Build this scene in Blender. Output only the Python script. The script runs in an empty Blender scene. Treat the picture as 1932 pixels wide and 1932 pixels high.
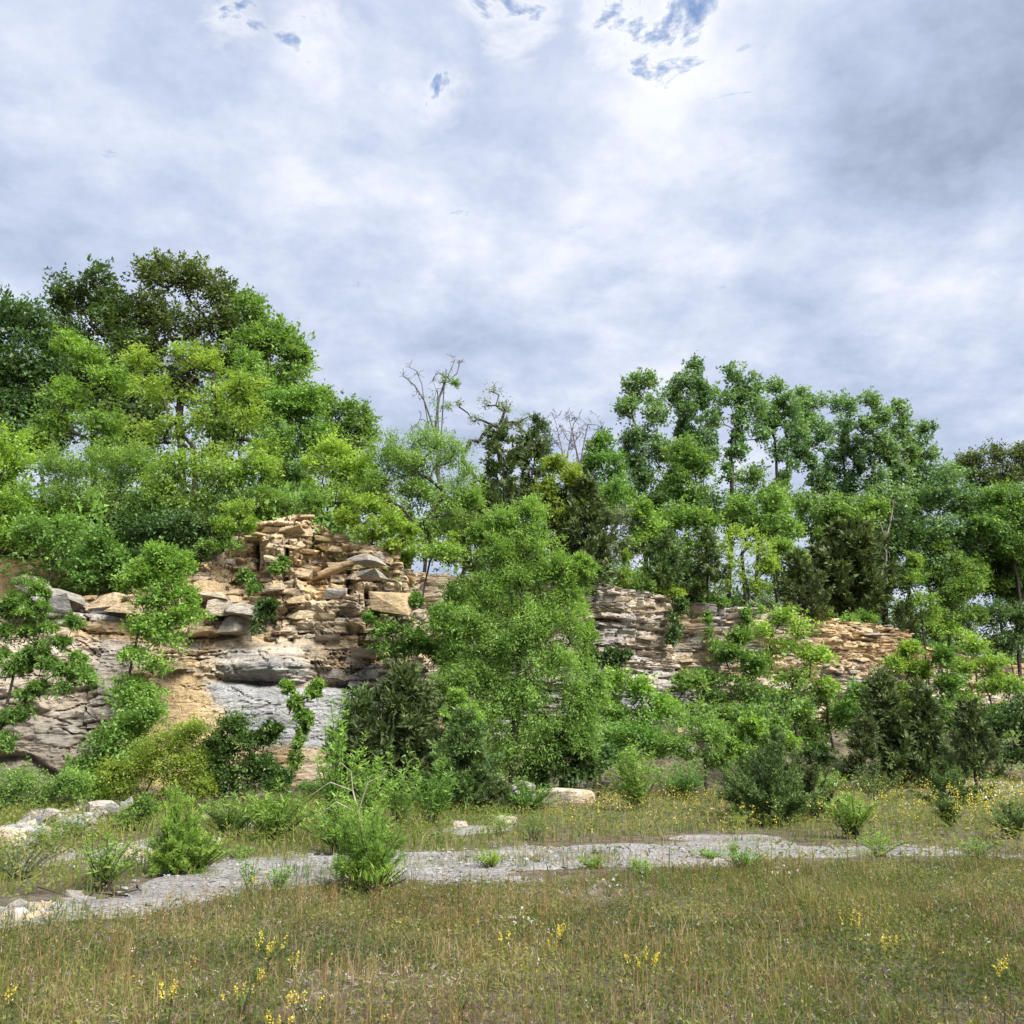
import bpy, bmesh, math
import numpy as np
from mathutils import Vector

R = np.random.default_rng(11)
sc = bpy.context.scene
COL = sc.collection

# ------------------------------------------------------------------ camera
H = 1.65                                   # eye height
F, CX = 1835.0, 966.0                      # focal length and centre of a 1932 px square view
PITCH = math.atan((1400.7 - 966) / F)
cam = bpy.data.cameras.new('camera')
cam.lens = 36 * F / 1932
cam.sensor_width = 36
cam.clip_start, cam.clip_end = 0.1, 3000
cam_o = bpy.data.objects.new('camera', cam)
COL.objects.link(cam_o)
cam_o.location = (0, 0, H)
cam_o.rotation_euler = (math.pi / 2 + PITCH, 0, 0)
sc.camera = cam_o
CP, SP = math.cos(PITCH), math.sin(PITCH)


def ray(vx, vy):
    x, y = (vx - CX) / F, (CX - vy) / F
    return np.array([x, CP - y * SP, SP + y * CP])


def at(vx, vy, Y):
    d = ray(vx, vy)
    return np.array([0, 0, H]) + d * (Y / d[1])


def on_ground(vx, vy, z=0.0):
    d = ray(vx, vy)
    return np.array([0, 0, H]) + d * ((z - H) / d[2])


def proj(x, y, z):
    zz = z - H
    dep = y * CP + zz * SP
    up = -y * SP + zz * CP
    return CX + F * x / dep, CX - F * up / dep


# ------------------------------------------------------------------ light
SUN_EL, SUN_AZ = math.radians(45), math.radians(136)      # azimuth clockwise from +Y (view direction)
EXPOSURE = 2.0
sc.view_settings.view_transform = 'Standard'
sc.view_settings.look = 'None'
sc.view_settings.exposure = EXPOSURE
sc.view_settings.gamma = 1
sc.view_settings.use_curve_mapping = False

sun = bpy.data.lights.new('sun', 'SUN')
sun.energy = 2.6
sun.angle = math.radians(42)
sun.color = (1.0, 0.955, 0.88)
sun_o = bpy.data.objects.new('sun', sun)
COL.objects.link(sun_o)
to_sun = Vector((math.cos(SUN_EL) * math.sin(SUN_AZ), math.cos(SUN_EL) * math.cos(SUN_AZ), math.sin(SUN_EL)))
sun_o.rotation_euler = to_sun.to_track_quat('Z', 'Y').to_euler()
sun_o.location = to_sun * 100


class N:                                    # small node-tree helper
    def __init__(self, tree):
        self.t = tree

    def new(self, kind, **kw):
        n = self.t.nodes.new(kind)
        for k, v in kw.items():
            setattr(n, k, v)
        return n

    def put(self, sock, v):
        if v is None:
            return
        if hasattr(v, 'is_output'):
            self.t.links.new(v, sock)
        else:
            sock.default_value = v

    def math(self, op, a, b=None, c=None, clamp=False):
        n = self.new('ShaderNodeMath', operation=op, use_clamp=clamp)
        self.put(n.inputs[0], a); self.put(n.inputs[1], b); self.put(n.inputs[2], c)
        return n.outputs[0]

    def vec(self, op, a, b=None):
        n = self.new('ShaderNodeVectorMath', operation=op)
        self.put(n.inputs[0], a); self.put(n.inputs[1], b)
        return n.outputs['Value'] if op == 'DOT_PRODUCT' else n.outputs[0]

    def noise(self, vec, scale, detail=5, rough=.55, dist=0.0, dim='3D'):
        n = self.new('ShaderNodeTexNoise', noise_dimensions=dim)
        self.put(n.inputs['Vector'], vec)
        n.inputs['Scale'].default_value = scale
        n.inputs['Detail'].default_value = detail
        n.inputs['Roughness'].default_value = rough
        n.inputs['Distortion'].default_value = dist
        return n.outputs['Fac']

    def ramp(self, fac, stops):
        n = self.new('ShaderNodeValToRGB')
        self.put(n.inputs[0], fac)
        el = n.color_ramp.elements
        while len(el) > 1:
            el.remove(el[0])
        for i, (p, c) in enumerate(stops):
            e = el[0] if i == 0 else el.new(p)
            e.position = p
            e.color = (c, c, c, 1) if isinstance(c, (int, float)) else (*c, 1)
        return n.outputs['Color']

    def mix(self, fac, a, b, mode='MIX'):
        n = self.new('ShaderNodeMix', data_type='RGBA', blend_type=mode)
        self.put(n.inputs[0], fac)
        self.put(n.inputs[6], a if hasattr(a, 'is_output') else (*a, 1))
        self.put(n.inputs[7], b if hasattr(b, 'is_output') else (*b, 1))
        return n.outputs[2]

    def attr(self, name):
        return self.new('ShaderNodeAttribute', attribute_name=name).outputs['Fac']


world = bpy.data.worlds.new('World')
sc.world = world
world.use_nodes = True
wt = world.node_tree
wt.nodes.clear()
w = N(wt)
out = w.new('ShaderNodeOutputWorld')
bg = w.new('ShaderNodeBackground')
WS = 0.1
bg.inputs['Strength'].default_value = WS
wt.links.new(bg.outputs[0], out.inputs[0])
sky = w.new('ShaderNodeTexSky', sky_type='NISHITA', sun_disc=False)
sky.sun_elevation = SUN_EL
sky.sun_rotation = SUN_AZ
sky.altitude = 200
D = w.new('ShaderNodeTexCoord').outputs['Generated']
sep = w.new('ShaderNodeSeparateXYZ'); wt.links.new(D, sep.inputs[0])
zz = w.math('ADD', w.math('MAXIMUM', sep.outputs[2], 0.0), 0.26)
comb = w.new('ShaderNodeCombineXYZ')
wt.links.new(w.math('DIVIDE', sep.outputs[0], zz), comb.inputs[0])
wt.links.new(w.math('DIVIDE', sep.outputs[1], zz), comb.inputs[1])
P = comb.outputs[0]


def blob(vx, vy, rpx, soft=1.0):
    """smooth bump on the sky around a direction"""
    d = ray(vx, vy); d = d / np.linalg.norm(d)
    c = math.cos(rpx / F)
    v = w.math('DIVIDE', w.math('SUBTRACT', w.vec('DOT_PRODUCT', D, tuple(d)), c), 1 - c, clamp=True)
    return w.math('SMOOTH_MIN', v, 1.0, 0.2) if soft != 1.0 else v


n_big = w.noise(P, 1.25, 5, .5, .25)
n_mid = w.noise(w.vec('ADD', P, (3.1, 1.7, .4)), 4.2, 9, .58, .2)
n_fine = w.noise(w.vec('ADD', P, (9.3, 4.2, 2.4)), 12.0, 8, .62, .15)
tone = w.math('ADD', w.math('MULTIPLY', n_big, .36), w.math('ADD', w.math('MULTIPLY', n_mid, .40), w.math('MULTIPLY', n_fine, .24)))
for (vx, vy, r, k) in [(1400, 130, 420, .055), (760, 330, 300, .06), (450, 200, 380, .035), (1890, 60, 380, -.19), (1560, 420, 260, -.05), (1830, 540, 260, .085), (1250, 640, 260, .02),
                       (950, 500, 420, -.035), (500, 460, 320, -.01), (1050, 290, 260, -.02), (700, 640, 260, -.03), (1800, 820, 330, -.05),
                       (330, 60, 160, -.04), (640, 210, 120, -.06), (180, 560, 330, -.02)]:
    tone = w.math('ADD', tone, w.math('MULTIPLY', blob(vx, vy, r), k))
tone = w.math('ADD', w.math('MULTIPLY', w.math('SUBTRACT', tone, .5), .98), .512)
k = 10.0 * 0.285
cl = w.ramp(tone, [(.33, (.31, .375, .50)), (.42, (.435, .51, .675)), (.49, (.54, .608, .775)), (.56, (.67, .725, .855)), (.63, (.83, .855, .915)), (.74, (.935, .94, .965))])
cl = w.mix(1.0, cl, (k, k, k), 'MULTIPLY')
gap = None
for (vx, vy, r, g) in [(1215, 45, 130, 1.0), (1240, 75, 60, 1.0), (965, -5, 110, .95), (690, 105, 120, .44), (430, 45, 80, .34), (850, 190, 80, .30), (610, 60, 110, .42), (1000, 60, 80, .4)]:
    v = w.math('MULTIPLY', blob(vx, vy, r), g)
    gap = v if gap is None else w.math('MAXIMUM', gap, v)
n_gap = w.noise(w.vec('ADD', P, (5.7, 8.2, 1.4)), 7.0, 10, .62, .5)
gapn = w.math('ADD', w.math('MULTIPLY', gap, .40), w.math('MULTIPLY', w.math('SUBTRACT', .5, n_gap), 2.2))
gapf = w.ramp(gapn, [(.0, 0), (.36, .0), (.45, .6), (.58, 1.0)])
# bright torn edges round the breaks
edge = w.ramp(gapn, [(.10, 0), (.36, 1), (.50, 0)])
cl = w.mix(w.math('MULTIPLY', w.math('MULTIPLY', edge, .55), w.math('MINIMUM', w.math('MULTIPLY', gap, 3.0), 1.0)), cl, (.93 * k, .94 * k, .97 * k))
skyc = w.mix(1.0, sky.outputs[0], (.47, .55, .61), 'MULTIPLY')
wt.links.new(w.mix(gapf, cl, skyc), bg.inputs['Color'])

# ------------------------------------------------------------------ numpy noise
def h2(ix, iy, s=0):
    ix = np.asarray(ix).astype(np.int64); iy = np.asarray(iy).astype(np.int64)
    n = (ix * 374761393 + iy * 668265263 + s * 1442695041) & 0xffffffff
    n = ((n ^ (n >> 13)) * 1274126177) & 0xffffffff
    n = ((n ^ (n >> 16)) * 2246822519) & 0xffffffff
    return ((n ^ (n >> 15)) & 0xffffff) / float(0xffffff)


def vn(x, y, s=0):
    x = np.asarray(x, float); y = np.asarray(y, float)
    ix, iy = np.floor(x), np.floor(y)
    fx, fy = x - ix, y - iy
    fx = fx * fx * (3 - 2 * fx); fy = fy * fy * (3 - 2 * fy)
    a, b, c, d = h2(ix, iy, s), h2(ix + 1, iy, s), h2(ix, iy + 1, s), h2(ix + 1, iy + 1, s)
    return (a * (1 - fx) + b * fx) * (1 - fy) + (c * (1 - fx) + d * fx) * fy


def fbm(x, y, s=0, o=4):
    r, a, t = 0, 1, 0
    for i in range(o):
        r = r + a * vn(x * 2 ** i, y * 2 ** i, s + i); t += a; a *= .5
    return r / t


def sstep(a, b, x):
    t = np.clip((x - a) / (b - a), 0, 1)
    return t * t * (3 - 2 * t)


# ------------------------------------------------------------------ mesh helpers
def mesh(name, V, Fq, mat, smooth=False, attrs=None, tri=False):
    """V (n,3), Fq (m,4) or (m,3); attrs: name -> (domain, values)"""
    V = np.ascontiguousarray(V, np.float32); Fq = np.ascontiguousarray(Fq, np.int32)
    m = bpy.data.meshes.new(name)
    k = Fq.shape[1]
    m.vertices.add(len(V)); m.loops.add(Fq.size); m.polygons.add(len(Fq))
    m.vertices.foreach_set('co', V.ravel())
    m.loops.foreach_set('vertex_index', Fq.ravel())
    m.polygons.foreach_set('loop_start', np.arange(0, Fq.size, k, dtype=np.int32))
    m.polygons.foreach_set('loop_total', np.full(len(Fq), k, np.int32))
    m.polygons.foreach_set('use_smooth', np.full(len(Fq), smooth, bool))
    if attrs:
        for an, (dom, val) in attrs.items():
            a = m.attributes.new(an, 'FLOAT', dom)
            a.data.foreach_set('value', np.ascontiguousarray(val, np.float32))
    m.materials.append(mat)
    m.update()
    return m


def obj(name, me, parent=None, loc=None, kind=None):
    o = bpy.data.objects.new(name, me)
    COL.objects.link(o)
    if parent is not None:
        o.parent = parent
    if loc is not None:
        o.location = [float(c) for c in loc]
    if kind:
        o['kind'] = kind
    return o


LABELS = {}


def tag(o, label, cat, group=None):
    o['label'] = label; o['category'] = cat
    if group:
        o['group'] = group
    return o


def grid_faces(nu, nv):
    i = np.arange((nu - 1))[:, None] * nv + np.arange(nv - 1)[None, :]
    return np.stack([i, i + nv, i + nv + 1, i + 1], -1).reshape(-1, 4)


# ------------------------------------------------------------------ materials
def newmat(name):
    m = bpy.data.materials.new(name)
    m.use_nodes = True
    m.node_tree.nodes.clear()
    n = N(m.node_tree)
    o = n.new('ShaderNodeOutputMaterial')
    return m, n, o


def leafmat(name, dark, mid, light, trans=.35, rough=.5):
    m, n, o = newmat(name)
    t = n.attr('tint')
    c = n.ramp(t, [(0.0, dark), (.5, mid), (1.0, light)])
    rnd = n.new('ShaderNodeObjectInfo').outputs['Random']
    hs = n.new('ShaderNodeHueSaturation')
    n.put(hs.inputs['Hue'], n.math('ADD', .480, n.math('MULTIPLY', rnd, .022)))
    n.put(hs.inputs['Value'], n.math('ADD', .88, n.math('MULTIPLY', n.math('FRACT', n.math('MULTIPLY', rnd, 7.31)), .26)))
    hs.inputs['Saturation'].default_value = .93
    n.put(hs.inputs['Color'], c)
    c = hs.outputs[0]
    b = n.new('ShaderNodeBsdfPrincipled')
    b.inputs['Roughness'].default_value = rough
    b.inputs['Specular IOR Level'].default_value = .35
    n.put(b.inputs['Base Color'], c)
    tr = n.new('ShaderNodeBsdfTranslucent')
    n.put(tr.inputs['Color'], n.mix(1.0, c, (1.15, 1.2, .55), 'MULTIPLY'))
    mx = n.new('ShaderNodeMixShader')
    mx.inputs[0].default_value = min(.5, trans * 1.2)
    n.t.links.new(b.outputs[0], mx.inputs[1]); n.t.links.new(tr.outputs[0], mx.inputs[2])
    n.t.links.new(mx.outputs[0], o.inputs[0])
    return m


def plainmat(name, c1, c2, scale=8, rough=.85, stretch=(1, 1, 1), bump=.4):
    m, n, o = newmat(name)
    tc = n.new('ShaderNodeTexCoord').outputs['Object']
    p = n.vec('MULTIPLY', tc, stretch)
    f = n.noise(p, scale, 6, .6)
    b = n.new('ShaderNodeBsdfPrincipled')
    n.put(b.inputs['Base Color'], n.ramp(f, [(.3, c1), (.7, c2)]))
    b.inputs['Roughness'].default_value = rough
    b.inputs['Specular IOR Level'].default_value = .2
    if bump:
        bm = n.new('ShaderNodeBump'); bm.inputs['Strength'].default_value = bump; bm.inputs['Distance'].default_value = .03
        n.put(bm.inputs['Height'], f); n.t.links.new(bm.outputs[0], b.inputs['Normal'])
    n.t.links.new(b.outputs[0], o.inputs[0])
    return m


LM = dict(
    yellowgreen=leafmat('yellow_green_leaf', (0.13, 0.235, 0.025), (0.245, 0.4, 0.045), (0.38, 0.52, 0.085), .42),
    bright=leafmat('bright_green_leaf', (0.0945, 0.204, 0.0264), (0.189, 0.3519, 0.048), (0.3045, 0.4794, 0.09), .40),
    mid=leafmat('mid_green_leaf', (0.0683, 0.1575, 0.0231), (0.1365, 0.2783, 0.0473), (0.2258, 0.399, 0.0788), .36),
    dark=leafmat('dark_green_leaf', (0.032, 0.078, 0.018), (0.062, 0.135, 0.03), (0.11, 0.2, 0.05), .28),
    olive=leafmat('olive_leaf', (0.055, 0.095, 0.025), (0.1, 0.155, 0.036), (0.16, 0.22, 0.06), .30),
    fine=leafmat('fine_leaf', (.09, .20, .034), (.18, .355, .066), (.29, .48, .11), .40),
    poplar=leafmat('poplar_leaf', (0.0713, 0.1568, 0.0572), (0.1437, 0.2688, 0.1012), (0.2587, 0.4032, 0.1705), .34, .4),
    cedar=leafmat('cedar_needle', (0.038, 0.066, 0.018), (0.072, 0.116, 0.03), (0.125, 0.172, 0.052), .15, .7),
    cedarb=leafmat('cedar_green_needle', (0.042, 0.092, 0.022), (0.085, 0.16, 0.034), (0.15, 0.235, 0.058), .2, .7),
    feather=leafmat('feathery_green', (0.08, 0.185, 0.018), (0.165, 0.335, 0.036), (0.27, 0.46, 0.07), .35, .6),
    silver=leafmat('silver_leaf', (0.0963, 0.1444, 0.0798), (0.1718, 0.2338, 0.1306), (0.275, 0.3438, 0.2132), .3, .5),
    gold=leafmat('golden_leaf', (.11, .20, .018), (.23, .38, .035), (.36, .50, .07), .40),
    glossy=leafmat('glossy_leaf', (0.0229, 0.0601, 0.0114), (0.0486, 0.1087, 0.0172), (0.1144, 0.193, 0.0372), .22, .3),
)
BARK = plainmat('bark', (.020, .017, .014), (.060, .050, .040), 14, stretch=(1, 1, .25), bump=.8)
GREYBARK = plainmat('grey_bark', (.06, .055, .05), (.15, .14, .125), 14, stretch=(1, 1, .25), bump=.6)
PALEBARK = plainmat('pale_bark', (.16, .14, .11), (.34, .31, .26), 14, stretch=(1, 1, .25), bump=.6)


def rockmat(name, pale=0.0):
    m, n, o = newmat(name)
    geo = n.new('ShaderNodeNewGeometry').outputs['Position']
    warm, blue, blk = n.attr('warm'), n.attr('blue'), n.attr('block')
    n1 = n.noise(geo, .55, 6, .6, .3)
    n2 = n.noise(n.vec('MULTIPLY', geo, (.7, .7, 5.5)), 1.2, 6, .6, .2)
    n3 = n.noise(geo, 6.0, 8, .65)
    tan = n.ramp(n1, [(.30, (.44, .28, .125)), (.48, (.54, .395, .22)), (.68, (.58, .49, .35))])
    grey = n.ramp(n2, [(.28, (.22, .20, .178)), (.45, (.42, .388, .345)), (.66, (.55, .52, .47))])
    bl = n.ramp(n2, [(.28, (.20, .212, .228)), (.5, (.335, .352, .372)), (.72, (.42, .425, .425))])
    wf = n.math('ADD', warm, n.math('ADD', n.math('MULTIPLY', n.math('SUBTRACT', n1, .5), 1.5), n.math('MULTIPLY', n.math('SUBTRACT', blk, .5), .9)), clamp=True)
    c = n.mix(wf, grey, tan)
    c = n.mix(n.ramp(n.math('ADD', warm, n.math('MULTIPLY', n.math('SUBTRACT', n2, .5), .8)), [(.80, 0), (1.10, .7)]), c, (.54, .40, .225))
    bf = n.math('MULTIPLY', n.ramp(n.math('ADD', blue, n.math('MULTIPLY', n.math('SUBTRACT', n1, .5), .9)), [(.30, 0), (.62, 1)]), .9)
    c = n.mix(bf, c, bl)
    # lichen and weather stain, grain
    st = n.ramp(n.noise(n.vec('MULTIPLY', geo, (1.6, 1.6, .5)), 1.1, 7, .68, .4), [(.52, 0), (.68, .55)])
    c = n.mix(n.math('MULTIPLY', st, n.math('SUBTRACT', 1.0, n.math('MULTIPLY', blue, .6))), c, (.115, .105, .098))
    c = n.mix(1.0, c, n.ramp(n3, [(.25, .62), (.5, .98), (.75, 1.22)]), 'MULTIPLY')
    c = n.mix(1.0, c, n.ramp(blk, [(0, .64), (.5, .87), (1, 1.0)]), 'MULTIPLY')
    b = n.new('ShaderNodeBsdfPrincipled')
    n.put(b.inputs['Base Color'], c)
    b.inputs['Roughness'].default_value = .9
    b.inputs['Specular IOR Level'].default_value = .2
    wv = n.vec('ADD', n.vec('MULTIPLY', geo, (1, 1, 2.6)), n.vec('MULTIPLY', n.new('ShaderNodeTexNoise').outputs['Color'], (.5, .5, .5)))
    vo = n.new('ShaderNodeTexVoronoi', feature='DISTANCE_TO_EDGE'); vo.inputs['Scale'].default_value = 1.7; n.put(vo.inputs['Vector'], wv)
    crk = n.ramp(vo.outputs['Distance'], [(0, 0), (.035, 1)])
    hgt = n.math('ADD', n.math('ADD', n.math('MULTIPLY', crk, .16), n.math('MULTIPLY', n3, .75)), n.math('ADD', n.math('MULTIPLY', n.noise(n.vec('MULTIPLY', geo, (1, 1, 4)), 3.0, 7, .6), .9), n.math('MULTIPLY', n.noise(geo, 24, 4, .6), .18)))
    bm = n.new('ShaderNodeBump'); bm.inputs['Strength'].default_value = .9; bm.inputs['Distance'].default_value = .10
    n.put(bm.inputs['Height'], hgt); n.t.links.new(bm.outputs[0], b.inputs['Normal'])
    n.t.links.new(b.outputs[0], o.inputs[0])
    return m


ROCK = rockmat('limestone')


def soilmat(name, stops, scale, fine=30, crack=False):
    m, n, o = newmat(name)
    geo = n.new('ShaderNodeNewGeometry').outputs['Position']
    a = n.noise(geo, scale, 7, .65, .3)
    f = n.noise(geo, fine, 6, .7)
    v = n.new('ShaderNodeTexVoronoi'); v.inputs['Scale'].default_value = 22; n.put(v.inputs['Vector'], geo)
    c = n.ramp(a, stops)
    c = n.mix(1.0, c, n.ramp(f, [(.28, .38), (.5, .86), (.75, 1.3)]), 'MULTIPLY')
    if crack:
        wv = n.vec('ADD', n.vec('MULTIPLY', geo, (1.0, 1.5, 1.0)), n.vec('MULTIPLY', n.new('ShaderNodeTexNoise').outputs['Color'], (.6, .6, .6)))
        v2 = n.new('ShaderNodeTexVoronoi', feature='DISTANCE_TO_EDGE'); v2.inputs['Scale'].default_value = 3.4; n.put(v2.inputs['Vector'], wv)
        ck = n.ramp(v2.outputs['Distance'], [(0, .35), (.03, .8), (.07, 1)])
        c = n.mix(n.ramp(n.noise(geo, .9, 4), [(.4, 0), (.6, 1)]), c, n.mix(1.0, c, ck, 'MULTIPLY'))
        v3 = n.new('ShaderNodeTexVoronoi'); v3.inputs['Scale'].default_value = 26; n.put(v3.inputs['Vector'], geo)
        c = n.mix(.55, c, n.mix(1.0, c, n.ramp(v3.outputs['Color'], [(0, .5), (1, 1.5)]), 'MULTIPLY'))
    b = n.new('ShaderNodeBsdfPrincipled')
    n.put(b.inputs['Base Color'], c)
    b.inputs['Roughness'].default_value = .95
    b.inputs['Specular IOR Level'].default_value = .1
    bm = n.new('ShaderNodeBump'); bm.inputs['Strength'].default_value = .9; bm.inputs['Distance'].default_value = .04
    n.put(bm.inputs['Height'], n.math('ADD', f, n.math('MULTIPLY', v.outputs['Distance'], .6)))
    n.t.links.new(bm.outputs[0], b.inputs['Normal'])
    n.t.links.new(b.outputs[0], o.inputs[0])
    return m


SOIL = soilmat('litter_soil', [(.25, (.075, .060, .048)), (.42, (.125, .100, .080)), (.55, (.19, .158, .12)), (.68, (.265, .228, .175)), (.82, (.34, .31, .265))], 2.6, 46)
GRAVEL = soilmat('shale_gravel', crack=True, stops= [(.26, (.15, .142, .135)), (.40, (.25, .24, .232)), (.6, (.325, .312, .298)), (.8, (.40, .38, .355))], scale=1.1, fine=18)
DIRT = soilmat('hill_soil', [(.25, (.09, .065, .035)), (.5, (.19, .13, .07)), (.75, (.30, .215, .125))], .8)

# ------------------------------------------------------------------ plan of the cliff: foot line and lip height
LINE = [(-500, 27.5, 1085), (-200, 28, 1100), (0, 28.5, 1128), (100, 29, 1122), (200, 29.3, 1120), (300, 29.4, 1085), (370, 29.4, 1035), (415, 29.5, 985), (450, 29.6, 962),
        (500, 29.6, 954), (560, 29.8, 955), (600, 30.0, 960), (622, 30.1, 982), (650, 30.2, 1000), (690, 30.3, 1012), (740, 30.5, 1024), (800, 30.9, 1036), (830, 31.3, 1050),
        (842, 34.0, 1085), (868, 38.5, 1090), (920, 41.6, 1098), (1000, 41.5, 1100), (1090, 40.5, 1103), (1200, 41.0, 1111), (1300, 42.5, 1124), (1400, 44.2, 1141),
        (1500, 46.2, 1156), (1640, 49.5, 1176), (1700, 51.0, 1182), (1752, 52.2, 1190), (1790, 54.0, 1222), (1850, 56.0, 1240), (2000, 60, 1262), (2300, 67, 1290)]
pts, tops = [], []
for vx, Y, vt in LINE:
    p = at(vx, vt, Y + .8)
    pts.append(((vx - CX) / F * (Y * CP + 3 * SP), Y)); tops.append(p[2])
pts = np.array(pts); tops = np.array(tops)
seg = np.linalg.norm(np.diff(pts, axis=0), axis=1)
cum = np.concatenate([[0], np.cumsum(seg)])
DU = .05
U = np.arange(0, cum[-1], DU)
PX, PY, PT = np.interp(U, cum, pts[:, 0]), np.interp(U, cum, pts[:, 1]), np.interp(U, cum, tops)


def smooth(a, win):
    k = np.hanning(int(win / DU) | 1); k /= k.sum()
    return np.convolve(np.pad(a, len(k) // 2, mode='edge'), k, 'valid')


PX, PY = smooth(PX, 1.6), smooth(PY, 1.6)
PT = smooth(PT, .5)
PTs = smooth(PT, 2.5)
tx, ty = np.gradient(smooth(PX, 2.0)), np.gradient(smooth(PY, 2.0))
tl = np.hypot(tx, ty); tx, ty = tx / tl, ty / tl
NX, NY = ty, -tx                            # outward (towards the quarry floor)
VPX = proj(PX, PY, PT * .5)[0]              # for masks
ULEFT = U[np.argmin(np.abs(pts[17, 0] - PX) + np.abs(pts[17, 1] - PY))]
CSTEP = 20
LX, LY, LNX, LNY, LT, LU = PX[::CSTEP], PY[::CSTEP], NX[::CSTEP], NY[::CSTEP], PTs[::CSTEP], U[::CSTEP]


PTw = smooth(PT, 11)
_k = int(1.2 / DU)
PTm = smooth(np.min([np.roll(PT, s) for s in range(-_k, _k + 1, 4)], 0), .8)
LTw, LTm = PTw[::CSTEP], PTm[::CSTEP]


D0 = 2.3                                    # the hillside begins this far behind the foot line


def hill_z(d, u, tw, tm):
    """height of the hillside d metres behind the lip"""
    bench = sstep(.2, 3.2, d) * 1.5 * sstep(21, 14, u)
    t = sstep(.2, 4.5, d)
    return (tm - .35 - .5 * (1 - sstep(0, 1.6, d)) * sstep(16, 19, u)) * (1 - t) + (tw - .2) * t + bench + 4.6 * (1 - np.exp(-np.maximum(d - 2, 0) / 13)) + .02 * np.maximum(d, 0)


def talus(d, u):
    """height of the quarry floor d metres in front of the cliff foot"""
    right = sstep(26, 34, u)
    hgt = .45 + 1.9 * right * (1 - .5 * sstep(60, 72, u))
    wid = 2.6 + 6.0 * right
    return hgt * (1 - sstep(0, wid, d)) ** 1.0


def near_line(x, y):
    x = np.atleast_1d(np.asarray(x, float)); y = np.atleast_1d(np.asarray(y, float))
    d2 = (x[:, None] - LX) ** 2 + (y[:, None] - LY) ** 2
    i = d2.argmin(1)
    s = -((x - LX[i]) * LNX[i] + (y - LY[i]) * LNY[i])       # positive behind the cliff
    d = np.sqrt(d2[np.arange(len(x)), i])
    return i, np.where(s > 0, d, -d)


def floor_z(x, y):
    """quarry floor height"""
    x = np.atleast_1d(np.asarray(x, float)); y = np.atleast_1d(np.asarray(y, float))
    z = .16 * (fbm(x * .22, y * .22, 5) - .5) + .05 * (fbm(x * 1.3, y * 1.3, 9) - .5)
    z = z * sstep(2, 7, np.hypot(x, y))
    far = y > 16
    if far.any():
        out_t = np.zeros(len(x))
        for s in range(0, len(x), 20000):
            sl = slice(s, s + 20000)
            i, d = near_line(x[sl], y[sl])
            out_t[sl] = talus(np.maximum(-d, 0), LU[i])
        z = z + np.where(far, out_t, 0)
    return z


def terrain(x, y):
    i, d = near_line(x, y)
    zf = floor_z(x, y)
    zh = hill_z(d - D0, LU[i], LTw[i], LTm[i])
    return np.where(d > .6, zh, zf)


# ------------------------------------------------------------------ quarry floor
def floor_mesh():
    xs = np.concatenate([-np.geomspace(900, 26, 16), np.arange(-24, 30, .6), np.geomspace(31, 900, 16)])
    ys = np.concatenate([-np.geomspace(600, 4, 10), np.arange(-2, 24, .6), np.arange(24, 62, .6), np.geomspace(64, 1800, 16)])
    X, Y = np.meshgrid(xs, ys, indexing='ij')
    Z = floor_z(X.ravel(), Y.ravel())
    Z = np.where(np.hypot(X, Y).ravel() > 90, Z * 0, Z)
    V = np.stack([X.ravel(), Y.ravel(), Z], 1)
    return mesh('ground', V, grid_faces(len(xs), len(ys)), SOIL, True)


ground = obj('ground', floor_mesh(), kind='structure')


def poly_in(px, py, poly):
    inside = np.zeros(px.shape, bool)
    n = len(poly)
    for i in range(n):
        x0, y0 = poly[i]; x1, y1 = poly[(i + 1) % n]
        c = ((y0 > py) != (y1 > py)) & (px < (x1 - x0) * (py - y0) / (y1 - y0 + 1e-12) + x0)
        inside ^= c
    return inside


def gpoly(v):
    return [tuple(on_ground(a, b)[:2]) for a, b in v]


TRACK = gpoly([(-500, 1800), (-200, 1768), (0, 1742), (200, 1716), (400, 1692), (520, 1676), (700, 1690), (900, 1670), (1000, 1652), (1300, 1641), (1450, 1632), (1560, 1622), (1640, 1612), (1800, 1616), (1940, 1617), (1940, 1611), (1800, 1606), (1640, 1598), (1560, 1588), (1450, 1574), (1350, 1576), (1180, 1583), (1000, 1588), (900, 1594), (780, 1602), (600, 1614), (470, 1612), (420, 1626),
               (300, 1668), (200, 1686), (60, 1694), (0, 1700), (-300, 1735)])
PATCH1 = gpoly([(800, 1592), (815, 1566), (900, 1555), (985, 1557), (960, 1570), (900, 1580)])
PATCH2 = gpoly([(60, 1640), (130, 1606), (330, 1580), (420, 1584), (340, 1610), (210, 1630), (140, 1655)])


def in_track(x, y, ragged=True):
    k = .9 if ragged else 0
    wx = x + k * (fbm(x * .8, y * .8, 21) - .5) * 3.4
    wy = y + k * (fbm(x * .8 + 40, y * .8, 22) - .5) * 2.6
    return poly_in(wx, wy, TRACK) | poly_in(wx, wy, PATCH1) | poly_in(wx, wy, PATCH2)


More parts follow.
